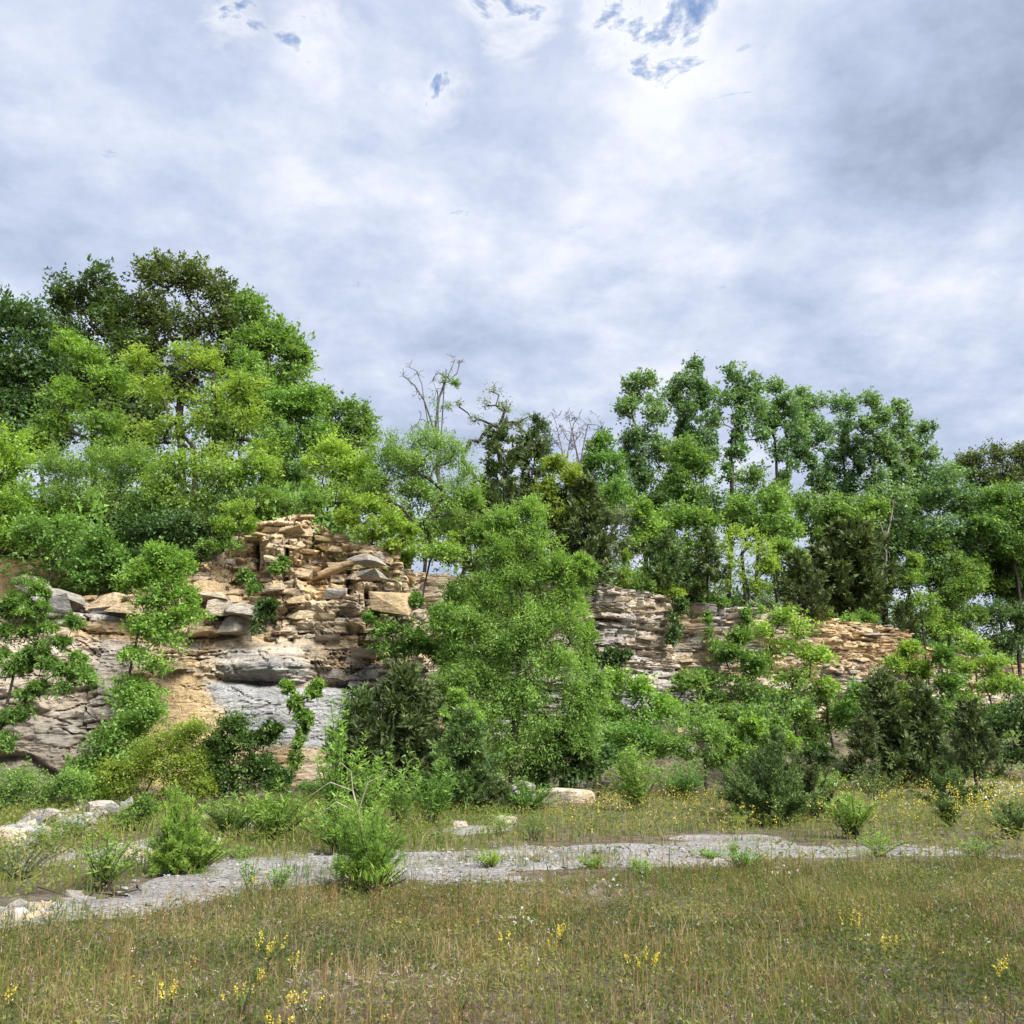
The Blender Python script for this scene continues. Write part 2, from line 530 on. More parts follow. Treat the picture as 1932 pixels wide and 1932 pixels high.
def track_mesh():
    s = .11
    xs = np.arange(-11, 15, s); ys = np.arange(8, 25, s)
    X, Y = np.meshgrid(xs, ys, indexing='ij')
    x, y = X.ravel(), Y.ravel()
    m = in_track(x, y)
    fm = m.reshape(len(xs), len(ys)).astype(float)
    for _ in range(5):
        fm = (fm + np.roll(fm, 1, 0) + np.roll(fm, -1, 0) + np.roll(fm, 1, 1) + np.roll(fm, -1, 1)) / 5
    z = floor_z(x, y) - .055 + .08 * sstep(.45, 1.0, fm.ravel()) + .022 * (fbm(x * 2.2, y * 2.2, 31) - .45) + .016 * (vn(x * 7, y * 7, 33) - .5)
    Fq = grid_faces(len(xs), len(ys))
    keep = m[Fq].sum(1) >= 2
    Fq = Fq[keep]
    used = np.unique(Fq)
    mp = np.full(len(x), -1); mp[used] = np.arange(len(used))
    return mesh('gravel_track', np.stack([x, y, z], 1)[used], mp[Fq], GRAVEL, True)


track = obj('gravel_track', track_mesh(), kind='structure')

# ------------------------------------------------------------------ upper hillside
def hill_mesh():
    us = np.arange(0, U[-1], .5)
    idx = np.clip((us / DU).astype(int), 0, len(U) - 1)
    nx, ny = smooth(NX, 9)[idx], smooth(NY, 9)[idx]
    l = np.hypot(nx, ny); nx, ny = nx / l, ny / l
    ds = np.concatenate([np.arange(D0, 14, .6), np.arange(14, 60, 2.0), np.geomspace(62, 300, 10)])
    X = PX[idx][:, None] - nx[:, None] * ds; Y = PY[idx][:, None] - ny[:, None] * ds
    Z = hill_z(ds[None, :] - D0, us[:, None], PTw[idx][:, None], PTm[idx][:, None])
    Z = Z + .25 * (fbm(X * .5, Y * .5, 41) - .5) * sstep(1.0, 3, ds)[None, :] - .22 * sstep(70, 300, ds)[None, :] * ds[None, :]
    # the re-entrant corner behind the middle willow folds: keep the surface from poking out in front
    return mesh('hillside', np.stack([X.ravel(), Y.ravel(), Z.ravel()], 1), grid_faces(len(us), len(ds)), DIRT, True)


hill = obj('hillside', hill_mesh(), kind='structure')

# ------------------------------------------------------------------ cliffs
def layers(seed, mean, lo=-3, hi=16):
    r = np.random.default_rng(seed)
    b = [lo]
    while b[-1] < hi:
        b.append(b[-1] + mean * math.exp(r.normal(0, .55)))
    return np.array(b), r


def strata(u, z, seed, mean, wid, joint=.2):
    b, r = layers(seed, mean)
    zz = z + .55 * (vn(u * .11, z * .05, seed) - .5) + .14 * (vn(u * .7, z * .4, seed + 1) - .5) + .05 * (vn(u * 3.1, z * 2, seed + 2) - .5)
    k = np.clip(np.searchsorted(b, zz) - 1, 0, len(b) - 2)
    lo, hi = b[k], b[k + 1]
    fz = (zz - lo) / (hi - lo)
    wk = wid * (.5 + 1.3 * h2(k, 7, seed))
    uu = u + .30 * (vn(z * 1.7, u * .5, seed + 3) - .5) + .1 * (vn(z * 5, u * 2, seed + 4) - .5)
    q = uu / wk + h2(k, 3, seed) * 9
    # uneven joints: skip some
    c = np.floor(q); fu = q - c
    merge = h2(k, c, seed + 5) < .28
    fu = np.where(merge, fu * .5, fu); c = np.where(merge, c + 1, c)
    r0, r1, r2 = h2(k, c, seed + 6), h2(k, c, seed + 8), h2(k, c, seed + 9)
    hard = h2(k, 5, seed) - .5
    d = .40 * (r0 - .5) + .30 * hard + (fu - .5) * (r1 - .5) * .34 + (fz - .5) * (r2 - .25) * .34
    ez = np.minimum(fz, 1 - fz) * (hi - lo)
    eu = np.minimum(fu, 1 - fu) * wk
    hk = h2(k, 11, seed)
    d = d - joint * np.exp(-(ez / .028) ** 2) * np.where(hk > .62, 1.25, .12) - joint * .9 * np.exp(-(eu / .03) ** 2) * (r1 > .6)
    return d, h2(k * 57 + 3, c, seed + 12)


def cliff(u0, u1, du, dz, which, seed):
    us = np.arange(u0, u1, du)
    iu = us / DU
    g = lambda a: np.interp(us, U, a)
    x0, y0, nx, ny, top = g(PX), g(PY), g(NX), g(NY), g(PT)
    top = top + .22 * (vn(us * .9, us * 0, seed + 50) - .5) + .12 * (np.floor(vn(us * 1.9, us * 0, seed + 51) * 4) / 4 - .4)
    zb = -.6
    nz = int((top.max() - zb) / dz)
    t = np.linspace(0, 1, nz)
    UU = np.repeat(us[:, None], nz, 1)
    Z = zb + (top[:, None] - zb) * t[None, :]
    VX, VY = proj(x0[:, None] + 0 * Z, y0[:, None] + .4 + 0 * Z, Z)
    sm = np.zeros_like(Z); lm = np.zeros_like(Z); blue = np.zeros_like(Z); warm = np.full_like(Z, .74)
    jag = 26 * (fbm(UU * .9, Z * .9, seed + 60) - .5)
    bat = .9 * sstep(0, 9, Z)
    if which == 'left':
        line = np.interp(VX, [240, 400, 470, 560, 640, 720, 800, 900], [1255, 1280, 1288, 1286, 1290, 1318, 1370, 1420]) + jag
        sm = sstep(-8, 8, VY - line) * sstep(225, 260, VX + jag) * (1 - sstep(690, 790, VX))
        lm = sstep(250, 215, VX + jag) * sstep(1120, 1150, VY)
        lm = np.maximum(lm, sstep(300, 250, VX + jag) * sstep(1180, 1200, VY))
        blue = .8 * sm * sstep(360, 500, VX + 4.5 * jag - .55 * (VY - 1340)) * (1 - .75 * sstep(1395, 1430, VY + jag))
        blue = np.maximum(blue, .45 * sstep(560, 640, VX + jag) * sstep(1215, 1280, VY + 2 * jag))
        blue = np.maximum(blue, .42 * sstep(440, 480, VX) * sstep(1225, 1265, VY + jag))
        blue = np.maximum(blue, lm * (.34 + .25 * sstep(1200, 1150, VY)))
        warm = np.where(lm > .5, .52, warm)
        warm = warm + .45 * sm * (1 - blue) + .15 * sstep(1140, 1060, VY) - .05
        warm = warm + 1.0 * lm * np.exp(-((VY - 1158 - .12 * VX + jag) / 22) ** 2)
        # upper part stands back in steps, lower smooth wall stands forward
        bat = bat + .55 * sstep(1300, 1180, VY) + .45 * sstep(1130, 1030, VY) - .25 * sm
        bat = bat - .75 * np.exp(-(((VX - 505 + .5 * jag) / 98) ** 4 + ((VY - 1247 + .3 * jag) / 32) ** 4))
        bat = bat + .55 * np.exp(-((VY - line + 2) / 6.5) ** 2) * sstep(385, 430, VX) * (1 - sstep(700, 760, VX))           # bulging overhang above the smooth wall
        bat = bat + .9 * np.exp(-(((VX - 520) / 60) ** 4 + ((VY - 1170) / 38) ** 4))             # hollow beside the ivy
        bat = bat - .5 * np.exp(-(((VX - 560) / 70) ** 4 + ((VY - 1010) / 50) ** 4))             # square buttress at the top
        bat = bat + 1.0 * np.exp(-(((VX - 430) / 40) ** 2)) * sstep(1150, 1090, VY)
        bat = bat - 1.1 * sstep(1330, 1480, VY) * sstep(700, 820, VX)                           # rubble skirt
        bat = bat + .55 * np.exp(-(((VX - 612) / 12) ** 2)) * sstep(1150, 1080, VY)
        crack = np.exp(-(((VX - 544) / 4.5) ** 2)) * sstep(1000, 1016, VY) * sstep(1082, 1068, VY)
        for (cx_, w_, y0_, y1_) in [(668, 4, 1050, 1110), (705, 5, 1100, 1190), (792, 4, 1070, 1230), (470, 4, 1000, 1060)]:
            crack = np.maximum(crack, .7 * np.exp(-(((VX + .25 * jag - cx_) / w_) ** 2)) * sstep(y0_ - 6, y0_ + 6, VY) * sstep(y1_ + 6, y1_ - 6, VY))
        rough = 1 - .93 * sm - .88 * lm
        rough = rough * (1 - .35 * sstep(700, 760, VX) * sstep(1130, 1160, VY))
        rough = rough * (1 - .72 * np.exp(-(((VX + .5 * jag - 500) / 92) ** 4 + ((VY + .4 * jag - 1247) / 34) ** 4)))
        warm = warm - .45 * np.exp(-(((VX + jag - 500) / 95) ** 4 + ((VY - 1250) / 34) ** 4))
    else:
        blue = .36 * sstep(1450, 1200, VX + 4 * jag) * sstep(1120, 1190, VY + 2 * jag) + .2 * sstep(1290, 1310, VY)
        warm = .40 + .50 * sstep(1400, 1600, VX + 3 * jag) * sstep(1290, 1240, VY) - .1 * sstep(1300, 1200, VX)
        bat = bat * .55
        for (cx_, w_, dp) in [(1312, 26, 1.3), (1345, 9, .7), (1375, 5, .5), (1400, 16, 1.2), (1470, 14, .9), (1545, 5, .6), (1560, 3, .4), (1680, 20, .9), (1757, 16, 1.1), (1215, 4, .35)]:
            bat = bat + dp * np.exp(-(((VX + .35 * jag - cx_) / w_) ** 2)) * (.5 + .5 * sstep(1290, 1180, VY))
        bat = bat - .8 * sstep(1255, 1300, VY - .06 * (VX - 1200))
        crack = np.zeros_like(Z)
        rough = np.ones_like(Z) * .9
    butt = .9 * (fbm(UU * .33, Z * .16, seed + 70, 3) - .5) * 2 + .4 * (fbm(UU * 1.1, Z * .8, seed + 74, 3) - .5)
    if which == 'left':
        mean, wid = .30, .85
        d1, b1 = strata(UU, Z, seed, .34, 1.0)
        d2, b2 = strata(UU + 50, Z, seed + 100, .13, .42, .10)
        d3, b3 = strata(UU + 90, Z + .10 * UU + 1.1 * fbm(UU * .35, Z * .3, seed + 205, 3), seed + 200, 1.35, 5.2, .16)
        jum = sstep(.35, .6, fbm(UU * .5, Z * .5, seed + 80))
        ca, sa = math.cos(.5), math.sin(.5)
        d4, b4 = strata(UU * ca + Z * sa, Z * ca - UU * sa + 6, seed + 150, .42, .7, .12)
        d5, b5 = strata(UU * ca - Z * sa, Z * ca + UU * sa - 2, seed + 170, .5, .8, .12)
        dd = d1 * (1.0 - .2 * jum) + d2 * .75 + jum * (d4 * .75 + d5 * .6)
        dd = dd * rough + d3 * (.12 * sm + .95 * lm) + lm * (.35 * (fbm(UU * .9, Z * 1.2, seed + 210, 4) - .5) + .30 * np.abs(fbm(UU * 1.6, Z * 1.9 + .4 * UU, seed + 212, 3) - .5) * -2 + .15)
        blk = np.where(sm > .5, .5 + .12 * (b3 - .5), np.where(lm > .5, b3 * .5 + .25, b1 * .45 + b2 * .3 + b4 * .25))
        overhang_shade = np.exp(-(((VX + .5 * jag - 505) / 95) ** 4 + ((VY + .4 * jag - 1250) / 34) ** 4))  # shade of the overhang painted into the rock: block tone lowered here
        blk = blk * (1 - .55 * overhang_shade) * (1 - .12 * lm)
        fine = .10 * (fbm(UU * 2.4, Z * 3.2, seed + 90, 4) - .5) * (.5 + rough) + .05 * (fbm(UU * 9, Z * 12, seed + 95, 2) - .5) * (.25 + rough)
        thin = np.exp(-(((Z * 3.1 + 1.2 * vn(UU * .25, Z * .2, 77) + .10 * vn(UU * 2.2, Z, 78)) % 1 - .5) / .05) ** 2) * (vn(UU * .8, Z * 2.5, 79) > .45)
        fine = fine - .025 * thin * sm + sm * .10 * (fbm(UU * .8, Z * 1.5, seed + 215, 4) - .5)
        rid = np.abs(fbm(UU * .42 + .5 * Z, Z * .9 - .12 * UU, seed + 220, 4) - .5)
        rid2 = np.abs(fbm(UU * 1.0, Z * 2.4 + .2 * UU, seed + 225, 4) - .5)
        fine = fine - (.20 * lm + .07 * sm) * np.exp(-(rid / .010) ** 2) - (.10 * lm + .05 * sm) * np.exp(-(rid2 / .012) ** 2) + lm * .22 * (np.floor(fbm(UU * .6, Z * 1.1, seed + 230, 3) * 9) / 9 - .5)
        # large diagonal crack under the big left boulder
        cr = (VY - (1430 + .75 * (VX - 70) * (VX > 70) - .1 * (VX - 70))) + .5 * jag
        fine = fine - .35 * np.exp(-(cr / 7) ** 2) * (VX < 215) * lm + .28 * lm * sstep(4, -14, cr) * sstep(-120, -20, cr) * (VX < 230)
        cr2 = VY - 1318 + .1 * VX + .4 * jag
        fine = fine - .25 * np.exp(-(cr2 / 4.5) ** 2) * (VX < 190) * lm
    else:
        d1, b1 = strata(UU, Z, seed, .26, 1.15)
        d2, b2 = strata(UU + 50, Z, seed + 100, .13, .55, .10)
        dd = d1 * .95 + d2 * .62
        blk = b1 * .6 + b2 * .4
        fine = .09 * (fbm(UU * 2.4, Z * 3.2, seed + 90, 3) - .5)
    disp = -bat + butt * (.35 + .65 * np.clip(rough, 0, 1)) + dd + fine - 1.1 * crack
    disp = disp - .12 * sstep(.97, 1.0, t)[None, :]
    X = x0[:, None] + nx[:, None] * disp; Y = y0[:, None] + ny[:, None] * disp
    Zw = Z + .03 * (vn(UU * 4, Z * 4, seed + 97) - .5)
    # cap: rows running back from the lip to meet the hillside
    caps = np.array([.12, .35, .8, 1.4, 2.2, 3.2])
    lipx, lipy, lipz = X[:, -1], Y[:, -1], Zw[:, -1]
    bx = lipx[:, None] - nx[:, None] * caps; by = lipy[:, None] - ny[:, None] * caps
    bz = lipz[:, None] + .05 * np.sin(caps * 2)[None, :] + .14 * (vn(bx * 2.3, by * 2.3, seed + 98) - .5) - .20 * caps[None, :] ** 1.3
    X = np.hstack([X, bx]); Y = np.hstack([Y, by]); Zw = np.hstack([Zw, bz])
    e = lambda a: np.hstack([a, np.repeat(a[:, -1:], 6, 1)])
    V = np.stack([X, Y, Zw], -1).reshape(-1, 3)
    Fq = grid_faces(X.shape[0], X.shape[1])
    me = mesh('cliff', V, Fq, ROCK, False, {'warm': ('POINT', e(warm).ravel()), 'blue': ('POINT', e(blue).ravel()), 'block': ('POINT', e(blk).ravel())})
    return me, (us, X, Y, Zw, e(VX), e(VY), e(rough), e(warm), e(blue), nx, ny)


ur0 = ULEFT + 3.0
u_1030 = np.interp(1000, VPX[int(ur0 / DU):], U[int(ur0 / DU):])
me, CL = cliff(float(np.interp(-90, VPX[:600], U[:600])), ULEFT + 11, .058, .052, 'left', 300)
cliff_left = obj('cliff', me, kind='structure')
cliff_left['label'] = 'tall tan and blue grey limestone quarry face with smooth lower wall'
me, CR = cliff(ULEFT + 9.5, float(np.interp(2030, VPX[int(ULEFT / DU) + 260:], U[int(ULEFT / DU) + 260:])), .085, .044, 'right', 700)
cliff_right = obj('cliff', me, kind='structure')
cliff_right['label'] = 'long low thinly layered limestone face receding behind the trees'


def rock_mesh(name, seed):
    """an angular broken block about 1 m across: the hull of jittered corners and a few edge points"""
    r = np.random.default_rng(seed)
    P8 = np.array([[x, y, z] for x in (-1, 1) for y in (-1, 1) for z in (-1, 1)], float)
    P8 = P8 * (1 + r.normal(0, .13, (8, 3)))
    P8[:, 0] += P8[:, 2] * r.normal(0, .16); P8[:, 1] += P8[:, 2] * r.normal(0, .16)
    drop = r.choice(8, 2, replace=False)
    P8[drop] *= r.uniform(.45, .85, (2, 1))
    ex = r.uniform(-1, 1, (9, 3)); ex[np.arange(9), r.integers(0, 3, 9)] = np.sign(r.normal(size=9)) * r.uniform(.95, 1.12, 9)
    bm = bmesh.new()
    for p in np.concatenate([P8, ex]) * .5:
        bm.verts.new(p)
    h = bmesh.ops.convex_hull(bm, input=bm.verts)
    bmesh.ops.delete(bm, geom=[v for v in bm.verts if not v.link_faces], context='VERTS')
    bm.verts.index_update()
    V = np.array([v.co[:] for v in bm.verts]); T = np.array([[v.index for v in f.verts] for f in bm.faces])
    bm.free()
    return V, T


ROCKV = [rock_mesh('rock', s) for s in range(14)]
ROCKM = {}


def rockdata(i, warm, blue, blk):
    key = (i, round(warm * 3), round(blue * 3), round(blk * 3))
    if key not in ROCKM:
        V, T = ROCKV[i]
        o = np.ones(len(V))
        ROCKM[key] = mesh('rock_slab', V, T, ROCK, False, {'warm': ('POINT', o * key[1] / 3), 'blue': ('POINT', o * key[2] / 3), 'block': ('POINT', o * key[3] / 3)})
    return ROCKM[key]


def slabs(parent, C, n, sel, smin, smax, rs, flat=(.22, .5)):
    us, X, Y, Z, VX, VY, rough, warm, blue, nx, ny = C
    r = np.random.default_rng(rs)
    ok = np.argwhere(sel(VX, VY, rough))
    made = 0
    for a, b in ok[r.permutation(len(ok))[:n]]:
        wdt = smin + (smax - smin) * r.random() ** 1.8
        hgt = wdt * r.uniform(*flat); dep = wdt * r.uniform(.5, .9)
        o = obj('rock_slab', rockdata(int(r.integers(14)), float(np.clip(warm[a, b] + r.normal(0, .2), 0, 1)), float(blue[a, b]), float(r.random())), parent)
        o.location = (X[a, b] - nx[a] * .10, Y[a, b] - ny[a] * .10, Z[a, b])
        o.scale = (wdt, dep, hgt)
        o.rotation_euler = (r.normal(0, .12), r.normal(0, .10), math.atan2(ny[a], nx[a]) + math.pi / 2 + r.normal(0, .3))
        made += 1
    return made


slabs(cliff_left, CL, 255, lambda x, y, ro: (ro > .75) & (x > 330) & (x < 850) & (y < 1340), .25, .85, 1, (.14, .42))
slabs(cliff_left, CL, 26, lambda x, y, ro: (x > 20) & (x < 300) & (y > 1085) & (y < 1150), .4, 1.5, 2)
slabs(cliff_right, CR, 260, lambda x, y, ro: (x > 1040) & (x < 1780) & (y < 1330), .35, 1.0, 3, (.10, .26))
for (vx, vy, dy, sx, sy, sz, k, wm, bl, bk) in [(455, 1152, -.55, 1.0, 1.2, .40, 3, .2, .4, .4), (442, 1182, -.15, .95, 1.0, .62, 5, .5, .3, .1), (412, 1148, -.1, .9, 1.0, .6, 7, .3, .4, .6),
                                             (400, 1126, -.1, 1.3, 1.0, .26, 2, .6, .2, .5), (700, 1085, -.2, .8, .9, .30, 6, .2, 0, 0), (742, 1140, -.1, 1.5, 1.0, .8, 9, .9, 0, .4),
                                             (690, 1055, 0, 1.0, 1.0, .34, 11, .2, 0, .1), (100, 1124, -.2, 1.8, 1.3, .36, 12, .1, .1, .1), (70, 1108, -.3, .8, 1.0, .40, 1, .3, .2, .3)]:
    p = at(vx, vy, 30.3 + dy)
    o = obj('rock_slab', rockdata(k, wm, bl, bk), cliff_left, p)
    o.scale = (sx * .85, sy * .85, sz * .8); o.rotation_euler = (R.normal(0, .1), R.normal(0, .1), R.normal(0, .4))

# ------------------------------------------------------------------ vegetation
def unit(v):
    return v / (np.linalg.norm(v, axis=-1, keepdims=True) + 1e-9)


def leaf_mesh(name, pos, axis, nrm, L, W, tint, mat):
    n = len(pos)
    axis = unit(axis)
    side = unit(np.cross(axis, nrm))
    up = np.cross(side, axis)
    L = np.broadcast_to(L, (n,))[:, None]; W = np.broadcast_to(W, (n,))[:, None]
    V = np.empty((n, 3, 3))
    b0 = pos + axis * L * .22
    V[:, 0] = b0 - side * W * .5
    V[:, 1] = b0 + side * W * .5 + up * W * .15
    V[:, 2] = pos + axis * L * 1.08
    return mesh(name, V.reshape(-1, 3), np.arange(3 * n).reshape(n, 3), mat, False, {'tint': ('FACE', np.clip(tint, 0, 1))})


def tube_mesh(name, pos, par, rad, mat, k=5):
    """one welded branching tube per chain; chains start inside their parent"""
    n = len(pos)
    e = np.array([i for i in range(n) if par[i] >= 0])
    if len(e) == 0:
        return None
    pe = par[e]
    d = unit(pos[e] - pos[pe])
    ref = np.where(np.abs(d[:, 2:3]) > .9, [[1., 0, 0]], [[0, 0, 1.]])
    a = unit(np.cross(d, ref)); b = np.cross(d, a)
    # ring of every node, shared along the main chain
    ang = np.arange(k) * 2 * math.pi / k
    ring = a[:, None, :] * np.cos(ang)[None, :, None] + b[:, None, :] * np.sin(ang)[None, :, None]
    top = pos[e][:, None] + ring * rad[e][:, None, None]
    V = [top.reshape(-1, 3)]
    first = {int(v): j for j, v in enumerate(e)}
    kids = {}
    for j, v in enumerate(e):
        kids.setdefault(int(par[v]), []).append((rad[v], j))
    nv = len(e) * k
    Fs = []
    kk = np.arange(k); kn = (kk + 1) % k
    extra = []
    for p, ch in kids.items():
        ch.sort(reverse=True)
        for q, (_, j) in enumerate(ch):
            t = j * k
            if q == 0 and p in first:
                # align to the parent's ring by nearest offset
                s = first[p] * k
                r0 = top[j][0] - pos[e[j]]
                pr = top[first[p]] - pos[p]
                off = int(np.argmax(pr @ r0))
                bidx = s + (kk + off) % k
            else:
                rr = min(rad[p], rad[e[j]] * 1.25)
                extra.append(pos[p][None] + ring[j] * rr)
                bidx = nv + kk; nv += k
            Fs.append(np.stack([bidx, np.roll(bidx, -1), t + kn, t + kk], 1))
    if extra:
        V.append(np.concatenate(extra))
    return mesh(name, np.concatenate(V), np.concatenate(Fs), mat, True)


def skeleton(trunk, targets, r, sag=.06):
    """grow a branching skeleton from a trunk polyline to the targets"""
    pos = [p for p in trunk]; par = [-1] + list(range(len(trunk) - 1))
    dep = [i * .3 for i in range(len(trunk))]
    cap = len(trunk) + 4 * len(targets) + 4
    A = np.zeros((cap, 3)); A[:len(pos)] = pos
    n = len(pos)
    ends = []
    c = trunk.mean(0)
    order = np.argsort(np.linalg.norm(targets - c, axis=1) + r.normal(0, .2, len(targets)))
    low = 0 if len(trunk) < 3 else max(0, int(len(trunk) * .3))
    for ti in order:
        t = targets[ti]
        v = t - A[low:n]
        dist = np.linalg.norm(v, axis=1)
        steep = v[:, 2] / (dist + 1e-6)
        cost = dist * (1 + .9 * np.maximum(.15 - steep, 0))
        j = int(np.argmin(cost)) + low
        p = A[j]; L = dist[j - low]
        m = 1 if L < .8 else 2 if L < 1.8 else 3
        last = j
        for s in range(1, m + 1):
            f = s / m
            q = p + (t - p) * f
            if s < m:
                q = q + r.normal(0, .07 * L, 3) + np.array([0, 0, .10 * L * math.sin(math.pi * f)])
            A[n] = q; par.append(last); last = n; n += 1
        ends.append(last)
    pos = A[:n]; par = np.array(par)
    cnt = np.zeros(n); cnt[ends] = 1
    for i in range(n - 1, 0, -1):
        cnt[par[i]] += cnt[i] + .02
    return pos, par, cnt


STY = dict(   # cluster size, cover, leaves per cluster, leaf length, leaf width, flatness, droop
    broad=dict(cs=.42, cover=4.2, n=40, L=.165, W=.105, flat=.6, droop=.25),
    big=dict(cs=.60, cover=3.8, n=44, L=.23, W=.15, flat=.65, droop=.25),
    layered=dict(cs=.44, cover=4.3, n=42, L=.165, W=.09, flat=.32, droop=.25),
    fine=dict(cs=.46, cover=4.0, n=74, L=.15, W=.052, flat=.6, droop=.35),
    poplar=dict(cs=.46, cover=3.0, n=40, L=.19, W=.16, flat=.9, droop=.15, rise=.45),
    small=dict(cs=.28, cover=4.6, n=36, L=.11, W=.065, flat=.65, droop=.2),
    sparse=dict(cs=.45, cover=1.2, n=26, L=.15, W=.06, flat=.22, droop=.2),
    ivy=dict(cs=.30, cover=4.2, n=34, L=.13, W=.11, flat=.8, droop=.8),
)


def crown_targets(blobs, Y, sty, r, depth=1.0):
    tg, ss = [], []
    for bl in blobs:
        vx, vy, rx, ry = bl[:4]
        dy = bl[4] if len(bl) > 4 else 0
        c = at(vx, vy, Y + dy)
        s = np.linalg.norm(at(vx + 1, vy, Y + dy) - c)
        ax, az = rx * s, ry * s
        ad = max(.35, min(ax, az * 1.2)) * depth
        cs = min(sty['cs'], max(ax, az) * .5)
        ax, az = max(ax - cs * .55, .08), max(az - cs * .45, .08)
        n = max(5, int(sty['cover'] * math.pi * ax * az / (cs * cs) * (.55 + .45 * ad / max(ax, .3))))
        p = unit(r.normal(size=(n, 3))) * (r.random((n, 1)) ** (1 / 2.4))
        p = p * np.array([ax, ad, az]) * (1 + .10 * r.normal(size=(n, 1)))
        tg.append(c + p); ss.append(np.full(n, cs))
    return np.concatenate(tg), np.concatenate(ss)


def plant(name, label, cat, mat, Y, vx, blobs, style='broad', trunk=.09, group=None, depth=1.0, base=None, bark=None, seed=None, fork=.55, over=None, lean=0.0, vis=None, **kw):
    """a tree or shrub: Empty at the base > trunk, crown"""
    seed = seed if seed is not None else int(abs(vx * 7 + Y * 131 + blobs[0][1] * 3)) % 100000
    r = np.random.default_rng(seed)
    sty = dict(STY[style]); sty.update(over or {})
    tg, cs = crown_targets(blobs, Y, sty, r, depth)
    top = tg[np.argmax(tg[:, 2])]
    cen = tg.mean(0)
    if base is None:
        b = at(vx, 1000, Y); b[2] = terrain(b[0], b[1])[0]
        lowest = tg[:, 2].min()
        if b[2] > lowest - .05:
            b[2] = min(b[2], lowest)
    else:
        b = np.array(base, float)
    root = obj(name, None, None, b)
    tag(root, label, cat, group)
    if trunk > 0:
        hgt = tg[:, 2].max() - b[2]
        m = max(4, int(hgt / .7))
        f = np.linspace(0, fork, m)[:, None]
        aim = np.array([cen[0] * .6 + top[0] * .4, cen[1], tg[:, 2].max()])
        tp = b + (aim - b) * f
        tp = tp + np.cumsum(r.normal(0, .022, (m, 3)) * (f > 0) * hgt * .12, 0) * [1, 1, .1]
        tp[0] = b + [0, 0, -.15]
        pos, par, cnt = skeleton(tp, tg, r)
        rad = .72 * trunk * (cnt / cnt[0]) ** .55
        rad = np.maximum(rad, .007 + .00018 * Y)
        tm = tube_mesh('trunk', pos - b, par, rad, bark or BARK)
        obj('trunk', tm, root)
    # leaves
    near = min(1.15, max(.62, Y / 36))
    n = 1.65 * sty['n'] / near ** 1.5
    N_ = len(tg)
    m = np.maximum(6, (n * r.uniform(.55, 1.45, N_)).astype(int))
    ci = np.repeat(np.arange(N_), m)
    tot = len(ci)
    NT = 6
    out = unit(tg - cen)
    tw = r.normal(size=(N_, NT, 3)) * [1, 1, sty['flat']] + out[:, None] * .55 + [0, 0, sty.get('rise', .12)]
    tw = unit(tw) * r.uniform(.45, 1.75, (N_, NT, 1)) * cs[:, None, None]
    ti = r.integers(0, NT, tot)
    h = r.random(tot) ** .75
    tv = tw[ci, ti]
    off = tv * h[:, None] + r.normal(0, 1, (tot, 3)) * (cs[ci] * (.24 - .10 * h))[:, None]
    off[:, 2] -= sty['droop'] * (h ** 2) * np.hypot(tv[:, 0], tv[:, 1]) * .8
    ax = unit(tv) * .8 + r.normal(0, .5, (tot, 3)) + [0, 0, -.3 * sty['droop']]
    out = out * .5
    nr = r.normal(0, .55, (tot, 3)) + [0, 0, 1] + out[ci] * .7
    sc_ = r.uniform(.65, 1.3, tot)
    ctint = r.normal(0, .20, N_) + .10 * (tg[:, 2] - cen[2]) / (np.ptp(tg[:, 2]) + .1)
    tint = .45 + ctint[ci] + r.normal(0, .16, tot)
    lm = leaf_mesh('crown', tg[ci] + off - b, ax, nr, sty['L'] * .80 * near * sc_, sty['W'] * .84 * near * sc_, tint, LM[mat])
    obj('crown', lm, root)
    return root


